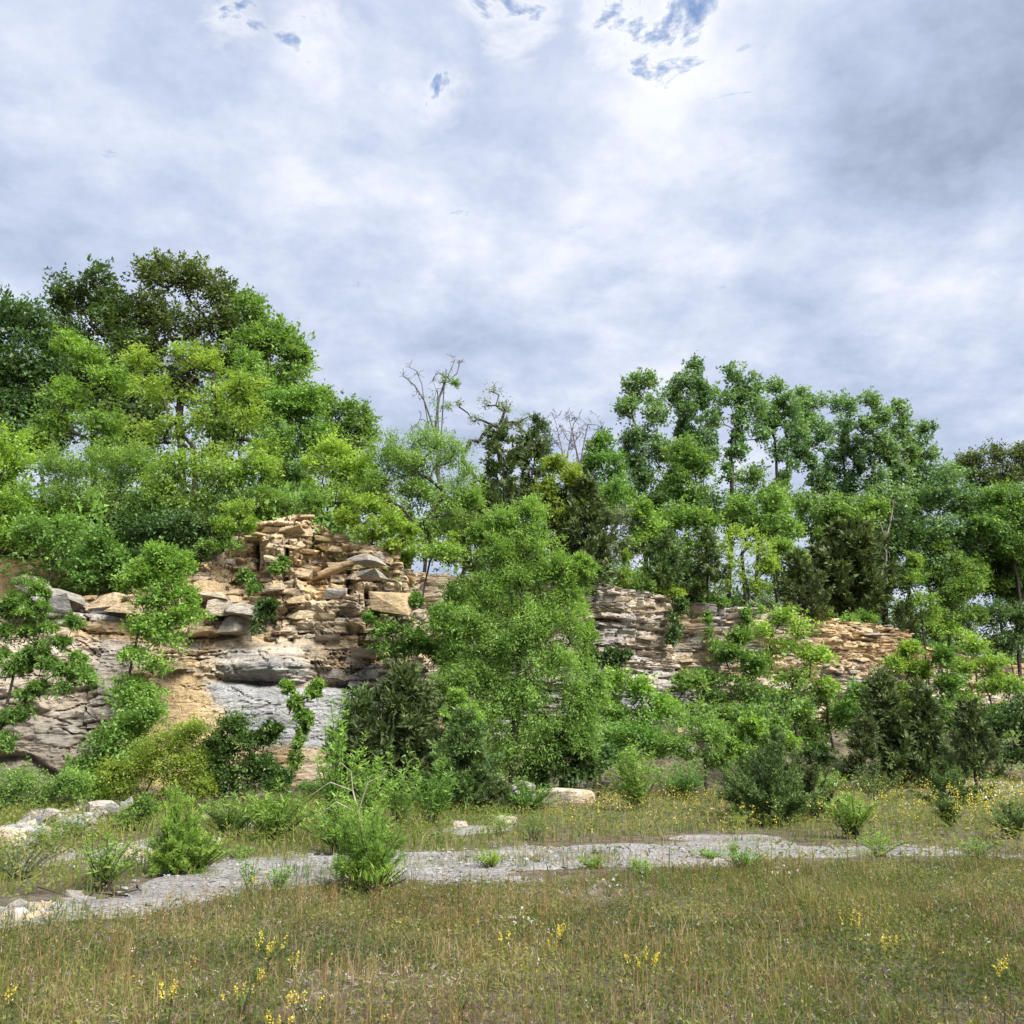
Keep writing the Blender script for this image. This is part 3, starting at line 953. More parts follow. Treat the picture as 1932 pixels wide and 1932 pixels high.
def cedar(name, label, mat, Y, vx, vtop, half, group=None, base=None, vbase=None, spread=.75, ragged=.25, n=None, up=.6, L=.20, W=.040, dens=1.0, lean=0., seed=None, vase=False, trunkvis=0.0, shape=.8):
    """a red cedar: Empty at the base > trunk, crown of short upswept sprays"""
    seed = seed if seed is not None else int(vx * 13 + Y * 31) % 99991
    r = np.random.default_rng(seed)
    if base is None:
        b = at(vx, 1000, Y); b[2] = terrain(b[0], b[1])[0]
        if vbase is not None:
            b[2] = at(vx, vbase, Y)[2]
    else:
        b = np.array(base, float)
    top = at(vx, vtop, b[1])
    hgt = top[2] - b[2]
    s = np.linalg.norm(at(vx + 1, vtop, b[1]) - top)
    rmax = half * s
    root = obj(name, None, None, b)
    tag(root, label, 'cedar', group)
    gz = np.linspace(0, 1, 10)
    tp = np.array([[lean * f * hgt, 0, hgt * f * (.55 if vase else .97) - .1 * (f == 0)] for f in gz])
    tp[1:, :2] += r.normal(0, .02 * hgt, (9, 2)) * .5
    nb = int((n or 90) * .62)
    P_, PA_ = [tp], [np.concatenate([[-1], np.arange(9)])]
    rad = [np.linspace(.012 * hgt + .02, .010, 10)]
    cnt = 10
    lp, la, lt = [], [], []
    size = max(.30, min(1.35, hgt / 4))
    lobes = r.uniform(.72, 1.18, 9)          # uneven outline round the trunk
    for i in range(nb):
        th = r.uniform(0, 2 * math.pi)
        lob = np.interp(th / (2 * math.pi) * 8, np.arange(9), lobes)
        if vase:
            f = r.random() * .5
            el = math.radians(8 + 76 * r.random() ** 1.05)
            ce, se = math.cos(el), math.sin(el)
            ln2 = 1 / math.sqrt((ce / rmax) ** 2 + (se / hgt) ** 2) * r.uniform(.40, 1.18) * lob
            dirv = np.array([math.cos(th) * ce, math.sin(th) * ce, se])
        else:
            f = trunkvis + (1 - trunkvis) * (i + r.random()) / nb
            env = rmax * ((1 - f) ** shape) * (1 if f > .12 + trunkvis else .80)
            ln = env * r.uniform(1 - ragged * 2.0, 1 + ragged) * lob + .10
            dirv = np.array([math.cos(th) * spread, math.sin(th) * spread, up * (.35 + .8 * r.random())])
            dirv /= np.linalg.norm(dirv)
            ln2 = ln / max(.35, math.hypot(dirv[0], dirv[1]))
        o0 = np.array([np.interp(f, gz, tp[:, k]) for k in range(3)])
        steps = 4
        curve = .25 if not vase else .08
        q = [o0 + dirv * ln2 * g - np.array([0, 0, curve * ln2 * math.sin(math.pi * min(1, g * 1.1))]) - np.array([0, 0, 0 if vase else ln2 * dirv[2] * .45 * g]) for g in np.linspace(.05, 1, steps)]
        q = np.array(q) + r.normal(0, .02 * ln2, (steps, 3))
        q[:, 2] = np.maximum(q[:, 2], .05)
        par = np.arange(cnt - 1, cnt + steps - 1).copy(); par[0] = int(round(f * 9))
        P_.append(q); PA_.append(par); rad.append(np.linspace(.014, .006, steps) * min(1, size + .3)); cnt += steps
        # side sprays make a plume along the branch
        ks = int(max(3, 6 * ln2 / (.55 * size)))
        bt = .45 + r.normal(0, .15)
        for j in range(ks):
            g = .15 + .85 * r.random() ** .75
            o1 = np.array([np.interp(g, np.linspace(.05, 1, steps), q[:, k]) for k in range(3)])
            sl = size * r.uniform(.28, .55) * (1.15 - .55 * g)
            sd = unit(dirv * .9 + [0, 0, .35 * up] + r.normal(0, .62, 3))
            m = int(13 * dens)
            h = r.random(m) ** .8
            pp = o1 + sd * (h * sl)[:, None] + r.normal(0, .035 * size, (m, 3))
            lp.append(pp); la.append(sd + r.normal(0, .42, (m, 3))); lt.append(bt + r.normal(0, .10) + .28 * (h - .5) + r.normal(0, .10, m))
        m = int(16 * dens)
        h = r.random(m)
        lp.append(q[-2] + (q[-1] - q[-2]) * (h * 1.12)[:, None] + r.normal(0, .03 * size, (m, 3))); la.append(dirv + r.normal(0, .3, (m, 3))); lt.append(bt + .1 + .15 * h + r.normal(0, .1, m))
    pos = np.concatenate(P_); par = np.concatenate(PA_); rad = np.maximum(np.concatenate(rad), .004 + .00015 * b[1])
    obj('trunk', tube_mesh('trunk', pos, par, rad, BARK, 4), root)
    lp, la, lt = np.concatenate(lp), np.concatenate(la), np.concatenate(lt)
    lp[:, 2] = np.maximum(lp[:, 2], .02)
    sz = r.uniform(.6, 1.3, len(lp)) * size
    obj('crown', leaf_mesh('crown', lp, la, r.normal(0, 1, (len(lp), 3)), L * 1.08 * sz, W * 1.5 * sz * (1 + .012 * b[1]), lt, LM[mat]), root)
    return root


def shoots(name, label, cat, mat, base, hgt, wid, n, leaf=(.10, .03), per=60, group=None, bend=.25, start=.15, bark=None, seed=None, up=.5, stemr=.008, lean=0., spread=1.0, sub=0, parts=('stem', 'leaves')):
    """a clump of upright leafy shoots: Empty > stem, leaves"""
    b = np.array(base, float)
    seed = seed if seed is not None else int(abs(b[0] * 977 + b[1] * 313)) % 99991
    r = np.random.default_rng(seed)
    root = obj(name, None, None, b)
    tag(root, label, cat, group)
    P_, PA_, RA, lp, la, lt = [], [], [], [], [], []
    cnt = 0
    for i in range(n):
        th = r.uniform(0, 2 * math.pi); rr = math.sqrt(r.random())
        h = hgt * r.uniform(.55, 1.0) * (1 - .35 * rr)
        tip = np.array([math.cos(th) * wid * rr + lean * h, math.sin(th) * wid * rr, h])
        bs = np.array([math.cos(th), math.sin(th), 0]) * wid * .18 * rr
        g = np.linspace(0, 1, 6)[:, None]
        q = bs + (tip - bs) * g
        q[:, :2] = bs[:2] + (tip - bs)[:2] * (g ** (1 + 2 * bend))
        q = q + r.normal(0, .02 * h, (6, 3)) * (g > 0)
        q[0, 2] = -.04
        P_.append(q); PA_.append(np.concatenate([[-1], np.arange(cnt, cnt + 5)])); RA.append(np.linspace(stemr, stemr * .35, 6) * r.uniform(.7, 1.2)); cnt += 6
        m = int(per * h / hgt)
        gg = start + (1 - start) * r.random(m) ** .85
        pp = np.stack([np.interp(gg, g[:, 0], q[:, k]) for k in range(3)], 1)
        if sub:
            a = r.uniform(0, 2 * math.pi, m)
            rad_ = sub * h * (1.05 - gg) * r.random(m) ** .6
            pp = pp + np.stack([np.cos(a) * rad_, np.sin(a) * rad_, rad_ * .45], 1)
        a = r.uniform(0, 2 * math.pi, m)
        ax = np.stack([np.cos(a), np.sin(a), up + r.normal(0, .3, m)], 1)
        lp.append(pp); la.append(ax); lt.append(.45 + r.normal(0, .15) + r.normal(0, .15, m) + .2 * (gg - .5))
    tm = tube_mesh(parts[0], np.concatenate(P_), np.concatenate(PA_), np.concatenate(RA), bark or BARK, 4)
    obj(parts[0], tm, root)
    lp, la, lt = np.concatenate(lp), np.concatenate(la), np.concatenate(lt)
    lp[:, 2] = np.maximum(lp[:, 2], .01)
    s = r.uniform(.6, 1.3, len(lp))
    obj(parts[1], leaf_mesh(parts[1], lp, la, r.normal(0, .5, (len(lp), 3)) + [0, 0, 1], leaf[0] * s, leaf[1] * s, lt, LM[mat]), root)
    return root


def bare(name, label, base, tips, r0, seed, group=None, bark=None, twigs=40, tw=1.2):
    """a leafless tree: Empty > trunk"""
    r = np.random.default_rng(seed)
    b = np.array(base, float)
    root = obj(name, None, None, b); tag(root, label, 'tree', group)
    pos = [b + [0, 0, -.2]]; par = [-1]
    tg = []
    for path in tips:
        last = 0
        for q in path:
            pos.append(np.array(q)); par.append(last); last = len(pos) - 1
            tg.append(q)
    pos = np.array(pos)
    ex = []
    for q in pos[1:]:
        pass
    cen = pos[1:].mean(0)
    src = pos[1:][r.integers(0, len(pos) - 1, twigs)]
    ex = src + unit(unit(src - cen + [0, 0, .6]) + r.normal(0, .55, (twigs, 3)) + [0, 0, .35]) * r.uniform(.25, 1, (twigs, 1)) * tw
    A = list(pos); P2 = list(par)
    for e in ex:
        d = np.linalg.norm(np.array(A)[1:] - e, axis=1)
        j = int(d.argmin()) + 1
        mid = (A[j] + e) / 2 + r.normal(0, .06, 3) * d.min()
        A.append(mid); P2.append(j); A.append(e); P2.append(len(A) - 2)
        for _ in range(2):
            k = mid + unit(e - mid + r.normal(0, .25, 3)) * r.uniform(.2, .5) * tw
            A.append(k); P2.append(len(A) - 3 if _ == 0 else len(A) - 4)
    A = np.array(A); P2 = np.array(P2)
    cnt = np.zeros(len(A))
    has = np.zeros(len(A), bool); has[P2[P2 >= 0]] = True
    cnt[~has] = 1
    for i in range(len(A) - 1, 0, -1):
        cnt[P2[i]] += cnt[i]
    rad = np.maximum(r0 * (cnt / cnt[0]) ** .6, .010)
    obj('trunk', tube_mesh('trunk', A - b, P2, rad, bark or PALEBARK), root)
    return root

# ------------------------------------------------------------------ undergrowth covering the hillside
def undergrowth(name, n, dlo, dhi, u0, u1, zmax, L, W, mat, rs, clump=1.6):
    r = np.random.default_rng(rs)
    nc = n // 40
    u = r.uniform(u0, u1, nc); d = dlo + (dhi - dlo) * r.random(nc) ** 1.2
    idx = np.clip((u / DU).astype(int), 0, len(U) - 1)
    x = PX[idx] - NX[idx] * d; y = PY[idx] - NY[idx] * d
    c = np.repeat(np.arange(nc), 40)
    s = r.uniform(.5, 1.0, nc) * clump
    o3 = unit(r.normal(size=(len(c), 3))) * r.random((len(c), 1)) ** .4 * s[c][:, None]
    px, py = x[c] + o3[:, 0], y[c] + o3[:, 1]
    z = terrain(x, y)
    dd = near_line(px, py)[1]
    ok = (dd > dlo * .7) if dlo > 0 else (dd < -.4)
    hz = np.abs(o3[:, 2]) * zmax * r.uniform(.5, 1.1, nc)[c]
    p = np.stack([px, py, z[c] + hz], 1)[ok]
    a = o3[ok] + r.normal(0, .5, (ok.sum(), 3)) * [1, 1, .5]
    t = (.42 + r.normal(0, .18, nc))[c][ok] + r.normal(0, .14, ok.sum())
    q = r.uniform(.6, 1.3, ok.sum())
    return obj(name, leaf_mesh(name, p, a, r.normal(0, .5, (ok.sum(), 3)) + [0, -.3, 1], L * q, W * q, t, LM[mat]), kind='stuff')


undergrowth('undergrowth', 22000, 3.6, 18, 8, ULEFT + 2, .9, .24, .15, 'mid', 51)
undergrowth('undergrowth', 14000, 1.6, 6, ULEFT, U[-1] - 10, .45, .16, .07, 'fine', 52, .9)
undergrowth('undergrowth', 13000, 4, 20, ULEFT - 2, U[-1] - 6, 1.7, .28, .18, 'mid', 53, 1.8)
undergrowth('undergrowth', 10000, 12, 26, 0, ULEFT, 2.4, .34, .22, 'dark', 54, 2.0)

undergrowth('undergrowth', 22000, -.8, -7.5, ULEFT + 6, U[-1] - 14, .85, .17, .10, 'mid', 55, .9)


def woodland(name, n, dlo, dhi, u0, u1, hmax, L, W, mat, rs, per=220):
    r = np.random.default_rng(rs)
    nc = n // per
    u = u0 + (u1 - u0) * (np.arange(nc) + r.random(nc)) / nc
    d = dlo + (dhi - dlo) * r.random(nc)
    idx = np.clip((u / DU).astype(int), 0, len(U) - 1)
    x = PX[idx] - NX[idx] * d; y = PY[idx] - NY[idx] * d
    hh = hmax * r.uniform(.35, 1.0, nc)
    c = np.repeat(np.arange(nc), per)
    tuft = r.integers(0, 14, len(c))
    tc = unit(r.normal(size=(nc, 14, 3))) * r.random((nc, 14, 1)) ** .4
    rad = r.uniform(.9, 1.7, nc)
    off = tc[c, tuft] * np.stack([rad[c], rad[c], hh[c] * .5], 1) + r.normal(0, .26, (len(c), 3)) * [1, 1, .7]
    px, py = x[c] + off[:, 0], y[c] + off[:, 1]
    z = terrain(x, y)[c] + hh[c] * .5 + off[:, 2]
    ok = near_line(px, py)[1] > 2.5
    p = np.stack([px, py, z], 1)[ok]; m = ok.sum()
    t = (.42 + r.normal(0, .2, nc))[c][ok] + r.normal(0, .14, m)
    q = r.uniform(.6, 1.3, m)
    return obj(name, leaf_mesh(name, p, off[ok] + r.normal(0, .6, (m, 3)), r.normal(0, .5, (m, 3)) + [0, -.3, 1], L * q, W * q, t, LM[mat]), kind='stuff')


woodland('woodland', 12000, 9, 18, ULEFT + 1, U[-1] - 4, 4.2, .27, .18, 'mid', 61)
woodland('woodland', 9000, 6, 14, ULEFT - 10, ULEFT + 8, 4.0, .24, .15, 'dark', 62)
woodland('woodland', 9000, 5, 12, U[-1] - 34, U[-1] - 6, 5.0, .27, .18, 'dark', 63)
undergrowth('undergrowth', 9000, -.6, -3.0, 16, ULEFT + 2, .6, .14, .07, 'mid', 56, .6)

# ------------------------------------------------------------------ trees on the hill, left group
BACK = 'tall trees on the skyline above the left cliff'
plant('oak_tree', 'dark leafy tree at the far left edge of the hilltop, cut by the frame', 'tree', 'dark', 47, 20,
      [(-60, 640, 70, 70), (30, 610, 75, 52), (-20, 720, 90, 80), (70, 700, 70, 80), (20, 810, 90, 80), (-90, 800, 70, 120), (90, 800, 50, 70)], 'big', .30, BACK)
plant('oak_tree', 'dark broad tree with pale bare limbs, left of the tallest crown', 'tree', 'dark', 49, 215,
      [(190, 545, 45, 42), (130, 570, 48, 45), (210, 600, 55, 50), (130, 640, 62, 50), (230, 680, 60, 60), (180, 720, 80, 70), (250, 780, 70, 90)], 'big', .28, BACK)
plant('oak_tree', 'tallest olive green tree with gaps of sky in its crown', 'tree', 'olive', 50, 345,
      [(300, 520, 42, 48), (365, 525, 45, 44), (415, 555, 38, 42), (285, 590, 50, 45), (350, 610, 55, 40), (430, 610, 42, 45), (275, 650, 45, 40), (395, 670, 48, 36), (330, 715, 60, 50), (440, 690, 40, 60)], 'big', .30, BACK)
plant('maple_tree', 'rounded green tree sloping down at the right end of the tall group', 'tree', 'mid', 48, 500,
      [(478, 590, 38, 40), (520, 635, 40, 42), (555, 672, 38, 38), (480, 660, 52, 52), (540, 715, 48, 42), (470, 740, 62, 55), (560, 760, 40, 40), (420, 800, 60, 60)], 'big', .26, BACK)
plant('maple_tree', 'pointed green tree just right of the yellow green tree, lower than its neighbours', 'tree', 'mid', 42, 545,
      [(480, 740, 42, 60), (540, 770, 46, 52), (585, 760, 34, 42), (520, 830, 55, 52), (590, 830, 44, 48), (545, 900, 55, 50), (470, 690, 30, 38)], 'broad', .18, BACK)
plant('maple_tree', 'small green skyline tree where the left hill drops to the bare snag', 'tree', 'mid', 45, 655,
      [(615, 765, 34, 38), (665, 790, 40, 42), (640, 830, 48, 40), (690, 815, 28, 30), (600, 820, 40, 40), (655, 880, 50, 50)], 'broad', .18, BACK)

FRONT = 'sunlit yellow green trees on the left cliff top'
plant('locust_tree', 'pale yellow green tree at the far left edge above the dirt ledge', 'tree', 'yellowgreen', 33.5, -40,
      [(-40, 830, 60, 55), (15, 860, 46, 60), (-20, 940, 70, 60), (35, 950, 50, 50), (10, 1010, 60, 36), (60, 1000, 34, 30)], 'layered', .14, FRONT)
plant('locust_tree', 'bright leaning tree with a high tuft, second from the left edge', 'tree', 'bright', 37, 180,
      [(128, 650, 34, 28), (165, 680, 36, 30), (215, 720, 40, 36), (130, 745, 46, 40), (190, 790, 52, 40), (110, 790, 50, 30), (80, 820, 36, 28), (215, 850, 60, 40)], 'layered', .17, FRONT)
plant('elm_tree', 'large bright green tree with dark forked limbs showing through its crown', 'tree', 'yellowgreen', 35, 365,
      [(280, 680, 44, 32), (345, 665, 42, 30), (300, 740, 56, 40), (395, 690, 34, 34), (395, 760, 56, 40), (455, 730, 40, 38), (470, 790, 46, 36), (340, 800, 60, 36), (285, 820, 50, 34), (430, 850, 62, 36), (500, 850, 36, 30)], 'layered', .17, FRONT, fork=.45, over=dict(cover=2.6))
plant('elm_tree', 'bushy bright tree below the forked limbs, leaning over the cliff edge', 'tree', 'bright', 33.2, 420,
      [(350, 880, 60, 40), (430, 900, 60, 40), (490, 880, 40, 36), (390, 950, 66, 36), (470, 950, 50, 34), (310, 930, 50, 40)], 'broad', .12, FRONT)
plant('elm_tree', 'soft green tree with a grey standing trunk behind the left shrubs', 'tree', 'fine', 34, 205,
      [(110, 880, 60, 40), (180, 890, 60, 45), (250, 880, 54, 50), (130, 940, 66, 40), (220, 950, 70, 46), (280, 940, 50, 40)], 'fine', .12, FRONT)

UNDER = 'dark shrubs under the trees at the left cliff edge'
plant('shrub', 'dark shaded shrub on the dirt ledge at the far left', 'shrub', 'mid', 31.6, 110, [(110, 1000, 60, 40), (60, 1000, 40, 34), (150, 1040, 46, 34)], 'broad', .05, UNDER)
plant('shrub', 'mid green mounded shrub spilling over the ledge left of the climbing sapling', 'shrub', 'mid', 31.0, 195, [(195, 1030, 46, 36), (175, 1070, 36, 34), (225, 1062, 36, 36), (165, 1095, 26, 20)], 'broad', .05, UNDER)
plant('shrub', 'deep dark shrub under the elm limbs behind the climbing sapling', 'shrub', 'dark', 31.8, 290, [(270, 1000, 60, 40), (330, 1000, 54, 40), (300, 1050, 50, 36)], 'broad', .06, UNDER)
plant('shrub', 'dark glossy shrub beside the rock peak under drooping branches', 'shrub', 'dark', 31.9, 395, [(385, 985, 50, 32), (425, 962, 36, 24), (350, 1030, 26, 24), (450, 945, 34, 20)], 'broad', .05, UNDER)
plant('shrub', 'yellow green sprig drooping over the left side of the rock peak', 'shrub', 'yellowgreen', 30.6, 452, [(450, 962, 34, 20), (425, 990, 26, 18), (470, 990, 14, 22)], 'small', .03, UNDER)
plant('shrub', 'thin shrubby growth on the dry slope left of the rock peak', 'shrub', 'mid', 30.7, 400, [(395, 1035, 30, 22), (440, 1030, 20, 14), (355, 1075, 22, 20)], 'small', .03, UNDER, over=dict(cover=2.2))

# centre of the hill
MID = 'trees behind the rock peak in the middle of the hill'
plant('locust_tree', 'rounded pale yellow green tree standing right of the rock peak', 'tree', 'yellowgreen', 37, 640,
      [(640, 850, 46, 28), (600, 880, 40, 30), (670, 880, 44, 30), (625, 930, 56, 34), (690, 925, 40, 34), (580, 930, 36, 34), (640, 985, 60, 30)], 'layered', .12, MID)
plant('willow_tree', 'round olive green willow with dark forking limbs above the low cliff corner', 'tree', 'fine', 36, 765,
      [(800, 830, 44, 32), (740, 850, 46, 40), (845, 850, 44, 38), (790, 880, 70, 44), (870, 905, 36, 44), (725, 915, 40, 40), (850, 960, 52, 46), (800, 1000, 52, 34), (885, 940, 24, 30)], 'fine', .19, MID, fork=.45, over=dict(cover=3.6))
plant('shrub', 'bright rounded bush hanging at the cliff rim right of the rock peak', 'shrub', 'yellowgreen', 32.2, 700,
      [(690, 955, 40, 24), (655, 975, 24, 18), (730, 985, 40, 28), (700, 1000, 36, 24), (765, 1005, 22, 18), (735, 1025, 26, 14)], 'layered', .05, MID)
plant('shrub', 'mid green bush below the willow at the top of the low cliff', 'shrub', 'bright', 33.5, 800, [(790, 1035, 44, 26), (840, 1040, 36, 30), (760, 1050, 20, 18)], 'broad', .05, MID)
plant('shrub', 'dark bush in the gap between the yellow green tree and the rock peak', 'shrub', 'dark', 35, 560, [(560, 950, 40, 40), (600, 985, 34, 26), (545, 900, 30, 34)], 'broad', .06, MID)
plant('shrub', 'feathery young bush on the rim directly above the rock peak', 'shrub', 'fine', 33, 545, [(545, 938, 40, 22), (500, 935, 30, 20), (590, 945, 22, 20)], 'fine', .04, MID)

plant('maple_tree', 'dark leafy tree filling the gap behind the round olive green willow', 'tree', 'mid', 44, 800, [(800, 930, 56, 34), (760, 980, 50, 34), (840, 985, 50, 34), (880, 960, 40, 34)], 'broad', .12, MID)
plant('maple_tree', 'leafy green tree behind the central willow top at the corner of the low cliff', 'tree', 'mid', 46, 920, [(920, 940, 44, 34), (890, 1000, 40, 34), (950, 1000, 44, 34), (860, 1035, 40, 26)], 'broad', .12, MID)
plant('maple_tree', 'yellowish green tree low behind the round bush at the cliff rim', 'tree', 'bright', 39, 690, [(690, 900, 36, 26), (720, 950, 44, 30), (660, 945, 36, 26)], 'broad', .1, MID)

SNAG = 'bare and thin crowned trees on the skyline at the middle'
def arc(*p):
    return [at(a, b, c) for a, b, c in p]
b0 = at(828, 905, 50); 
bare('dead_tree', 'forked bare dead tree rising highest on the middle skyline', b0,
     [arc((826, 840, 50), (812, 790, 50), (800, 755, 50), (783, 728, 50), (765, 712, 50)), arc((822, 800, 50), (828, 752, 50), (838, 725, 50), (850, 698, 50), (858, 680, 50)),
      arc((800, 755, 50), (796, 725, 50), (786, 700, 50)), arc((838, 725, 50), (862, 705, 50), (866, 690, 50)), arc((826, 745, 50), (818, 722, 50)), arc((800, 815, 50), (785, 800, 50))], .13, 5, SNAG, twigs=70, tw=.8, bark=GREYBARK)
plant('vine', 'leafy vine wrapped up the forked dead tree', 'vine', 'mid', 49.8, 824, [(824, 770, 7, 30), (822, 810, 8, 30), (840, 715, 10, 14), (858, 725, 10, 10), (845, 765, 16, 8)], 'sparse', 0)
plant('locust_tree', 'thin flat topped tree with airy leaves, leaning right of the dead tree', 'tree', 'silver', 49, 870,
      [(935, 740, 34, 14), (915, 765, 30, 12), (955, 775, 34, 14), (975, 800, 20, 12), (890, 790, 24, 10), (870, 765, 18, 8), (895, 825, 30, 16), (930, 800, 30, 12)], 'sparse', .17, SNAG, fork=.4)
plant('locust_tree', 'thin leafed tree with a dark crooked stem right of the flat topped tree', 'tree', 'silver', 48, 965,
      [(960, 770, 30, 12), (985, 790, 22, 14), (960, 800, 30, 12), (940, 820, 24, 14)], 'sparse', .15, SNAG, fork=.6)
plant('vine_tree', 'crooked leaning trunk wrapped in dark vine beside the dark cedar', 'tree', 'dark', 47, 985,
      [(1020, 800, 16, 10), (1008, 818, 12, 12), (1025, 812, 10, 20), (995, 838, 14, 10), (1030, 850, 16, 26), (985, 850, 12, 10), (1010, 790, 12, 6)], 'small', .13, SNAG)
for i, (vx, lab) in enumerate([(1068, 'bare grey twiggy tree at the skyline dip'), (1095, 'small bare twiggy tree on the right side of the skyline dip')]):
    bare('dead_tree', lab, at(vx, 940, 51 + i), [arc((vx, 880, 51 + i), (vx - 12, 830, 51 + i), (vx - 20, 795, 51 + i)), arc((vx, 870, 51 + i), (vx + 8, 830, 51 + i), (vx + 14, 800, 51 + i)), arc((vx + 4, 850, 51 + i), (vx + 28, 818, 51 + i)), arc((vx - 8, 850, 51 + i), (vx - 30, 820, 51 + i))], .07, 60 + i, SNAG, twigs=90, tw=.8, bark=GREYBARK)

CED = 'red cedars on the hill above the cliffs'
cedar('cedar_tree', 'big dark cedar on the hill in the middle, behind the central willow', 'cedar', 42, 950, 792, 95, CED, ragged=.35, n=190, dens=1.1, shape=.6)
cedar('cedar_tree', 'dark brownish cedar against the right side of the big dark cedar', 'cedar', 43, 1010, 815, 62, CED, ragged=.35, n=120, shape=.7)
plant('locust_tree', 'yellow green tree between the dark cedar and the skyline dip', 'tree', 'yellowgreen', 41, 1058,
      [(1055, 880, 30, 24), (1080, 905, 32, 26), (1040, 920, 36, 26), (1095, 945, 30, 24), (1060, 960, 46, 30)], 'layered', .1)
cedar('cedar_tree', 'dark cedar with drooping tips just right of the central willow top', 'cedar', 40.5, 1105, 905, 66, CED, ragged=.3, n=130, vbase=1100)
cedar('cedar_tree', 'slender dark cedar spire beside the silvery bush', 'cedar', 41.5, 1075, 930, 40, CED, n=80)
plant('olive_bush', 'silvery grey leaved bush behind the dark cedar', 'shrub', 'silver', 45, 1170, [(1165, 975, 34, 26), (1200, 990, 34, 28), (1185, 1025, 40, 30)], 'fine', .06)
plant('shrub', 'bright green young tree right of the silvery bush', 'tree', 'bright', 44.5, 1222, [(1215, 965, 18, 22), (1235, 1000, 26, 26), (1215, 1020, 28, 26), (1245, 1040, 26, 24)], 'broad', .06)
cedar('cedar_tree', 'yellowish green cedar above the start of the right cliff', 'cedarb', 43.5, 1255, 1000, 50, CED, ragged=.35, n=90, vbase=1115)
cedar('cedar_tree', 'yellowish cedar with upswept branches, right of the first yellowish one', 'cedarb', 44.2, 1330, 1000, 44, CED, ragged=.3, n=90, vbase=1125)
cedar('cedar_tree', 'low dark cedar tucked between the two yellowish cedars', 'cedarb', 45.5, 1292, 1040, 42, CED, n=70)
plant('sapling', 'thin bright sapling on the rim where the right cliff begins', 'sapling', 'bright', 42.3, 1178, [(1180, 1050, 12, 16), (1178, 1078, 18, 14), (1180, 1100, 20, 12)], 'small', .03)

# ------------------------------------------------------------------ poplars, right skyline
POP = 'poplars on the skyline above the right cliff'
PL = [
    ('leftmost tall poplar of the right group, greyish leaves', 60, 1215, [(1195, 730, 34, 28), (1225, 722, 24, 22), (1185, 770, 28, 36), (1235, 780, 34, 36), (1200, 830, 38, 34), (1240, 850, 32, 40), (1205, 900, 34, 40)]),
    ('highest poplar with a narrow pointed crown', 62, 1300, [(1315, 695, 24, 24), (1300, 730, 34, 30), (1330, 745, 26, 34), (1295, 780, 40, 34), (1320, 820, 38, 34), (1300, 865, 40, 36), (1270, 740, 24, 28)]),
    ('poplar with a clear dark forked trunk against white sky', 58, 1366, [(1385, 712, 34, 24), (1415, 730, 28, 24), (1370, 750, 32, 28), (1420, 770, 34, 28), (1395, 800, 30, 24), (1440, 815, 26, 18), (1350, 790, 22, 24)]),
    ('poplar reaching a dark limb to the right beside the forked trunk', 61, 1455, [(1465, 735, 24, 22), (1490, 770, 28, 28), (1460, 790, 28, 26), (1500, 815, 30, 26), (1470, 850, 26, 24), (1440, 790, 20, 20)]),
    ('pale thin crowned poplar in the middle of the right group', 66, 1545, [(1510, 755, 24, 22), (1540, 760, 30, 22), (1520, 800, 32, 26), (1555, 820, 30, 30), (1515, 860, 30, 34), (1550, 900, 32, 36)]),
    ('poplar with a straight trunk left of the twin crowns', 62, 1600, [(1580, 765, 22, 24), (1605, 770, 20, 26), (1590, 810, 28, 28), (1615, 850, 28, 34), (1580, 870, 26, 30), (1600, 920, 30, 34)]),
    ('rounded poplar crown, left one of the twin crowns', 60, 1645, [(1645, 762, 24, 24), (1665, 790, 26, 28), (1640, 805, 26, 28), (1665, 840, 28, 28), (1640, 865, 26, 28), (1655, 910, 30, 34)]),
    ('narrow poplar crown, right one of the twin crowns', 61, 1700, [(1690, 775, 20, 26), (1700, 815, 24, 28), (1685, 850, 24, 28), (1715, 860, 24, 30), (1695, 905, 28, 36)]),
    ('shorter poplar at the right end where the skyline drops', 62, 1745, [(1745, 815, 24, 22), (1725, 845, 28, 26), (1755, 860, 20, 28), (1735, 900, 32, 32), (1750, 945, 34, 30)]),
]
_rp = np.random.default_rng(4)
for lab, Y, vx, bl in PL:
    y0, y1 = min(q[1] for q in bl), 985
    xs_ = np.mean([q[0] for q in bl])
    bl = [(x, y, rx * .95, ry) for x, y, rx, ry in bl] + [(float(xs_ + (vx - xs_) * f + _rp.normal(0, 20)), float(y0 + (y1 - y0) * f), float(_rp.uniform(11, 24)), float(_rp.uniform(10, 20))) for f in (.05 + .95 * _rp.random(11))]
    plant('poplar_tree', lab, 'poplar', 'poplar', Y, vx, bl, 'poplar', .19, POP, fork=.75, over=dict(cover=2.2))
BRUSH = 'green trees filling the hillside under the poplars'
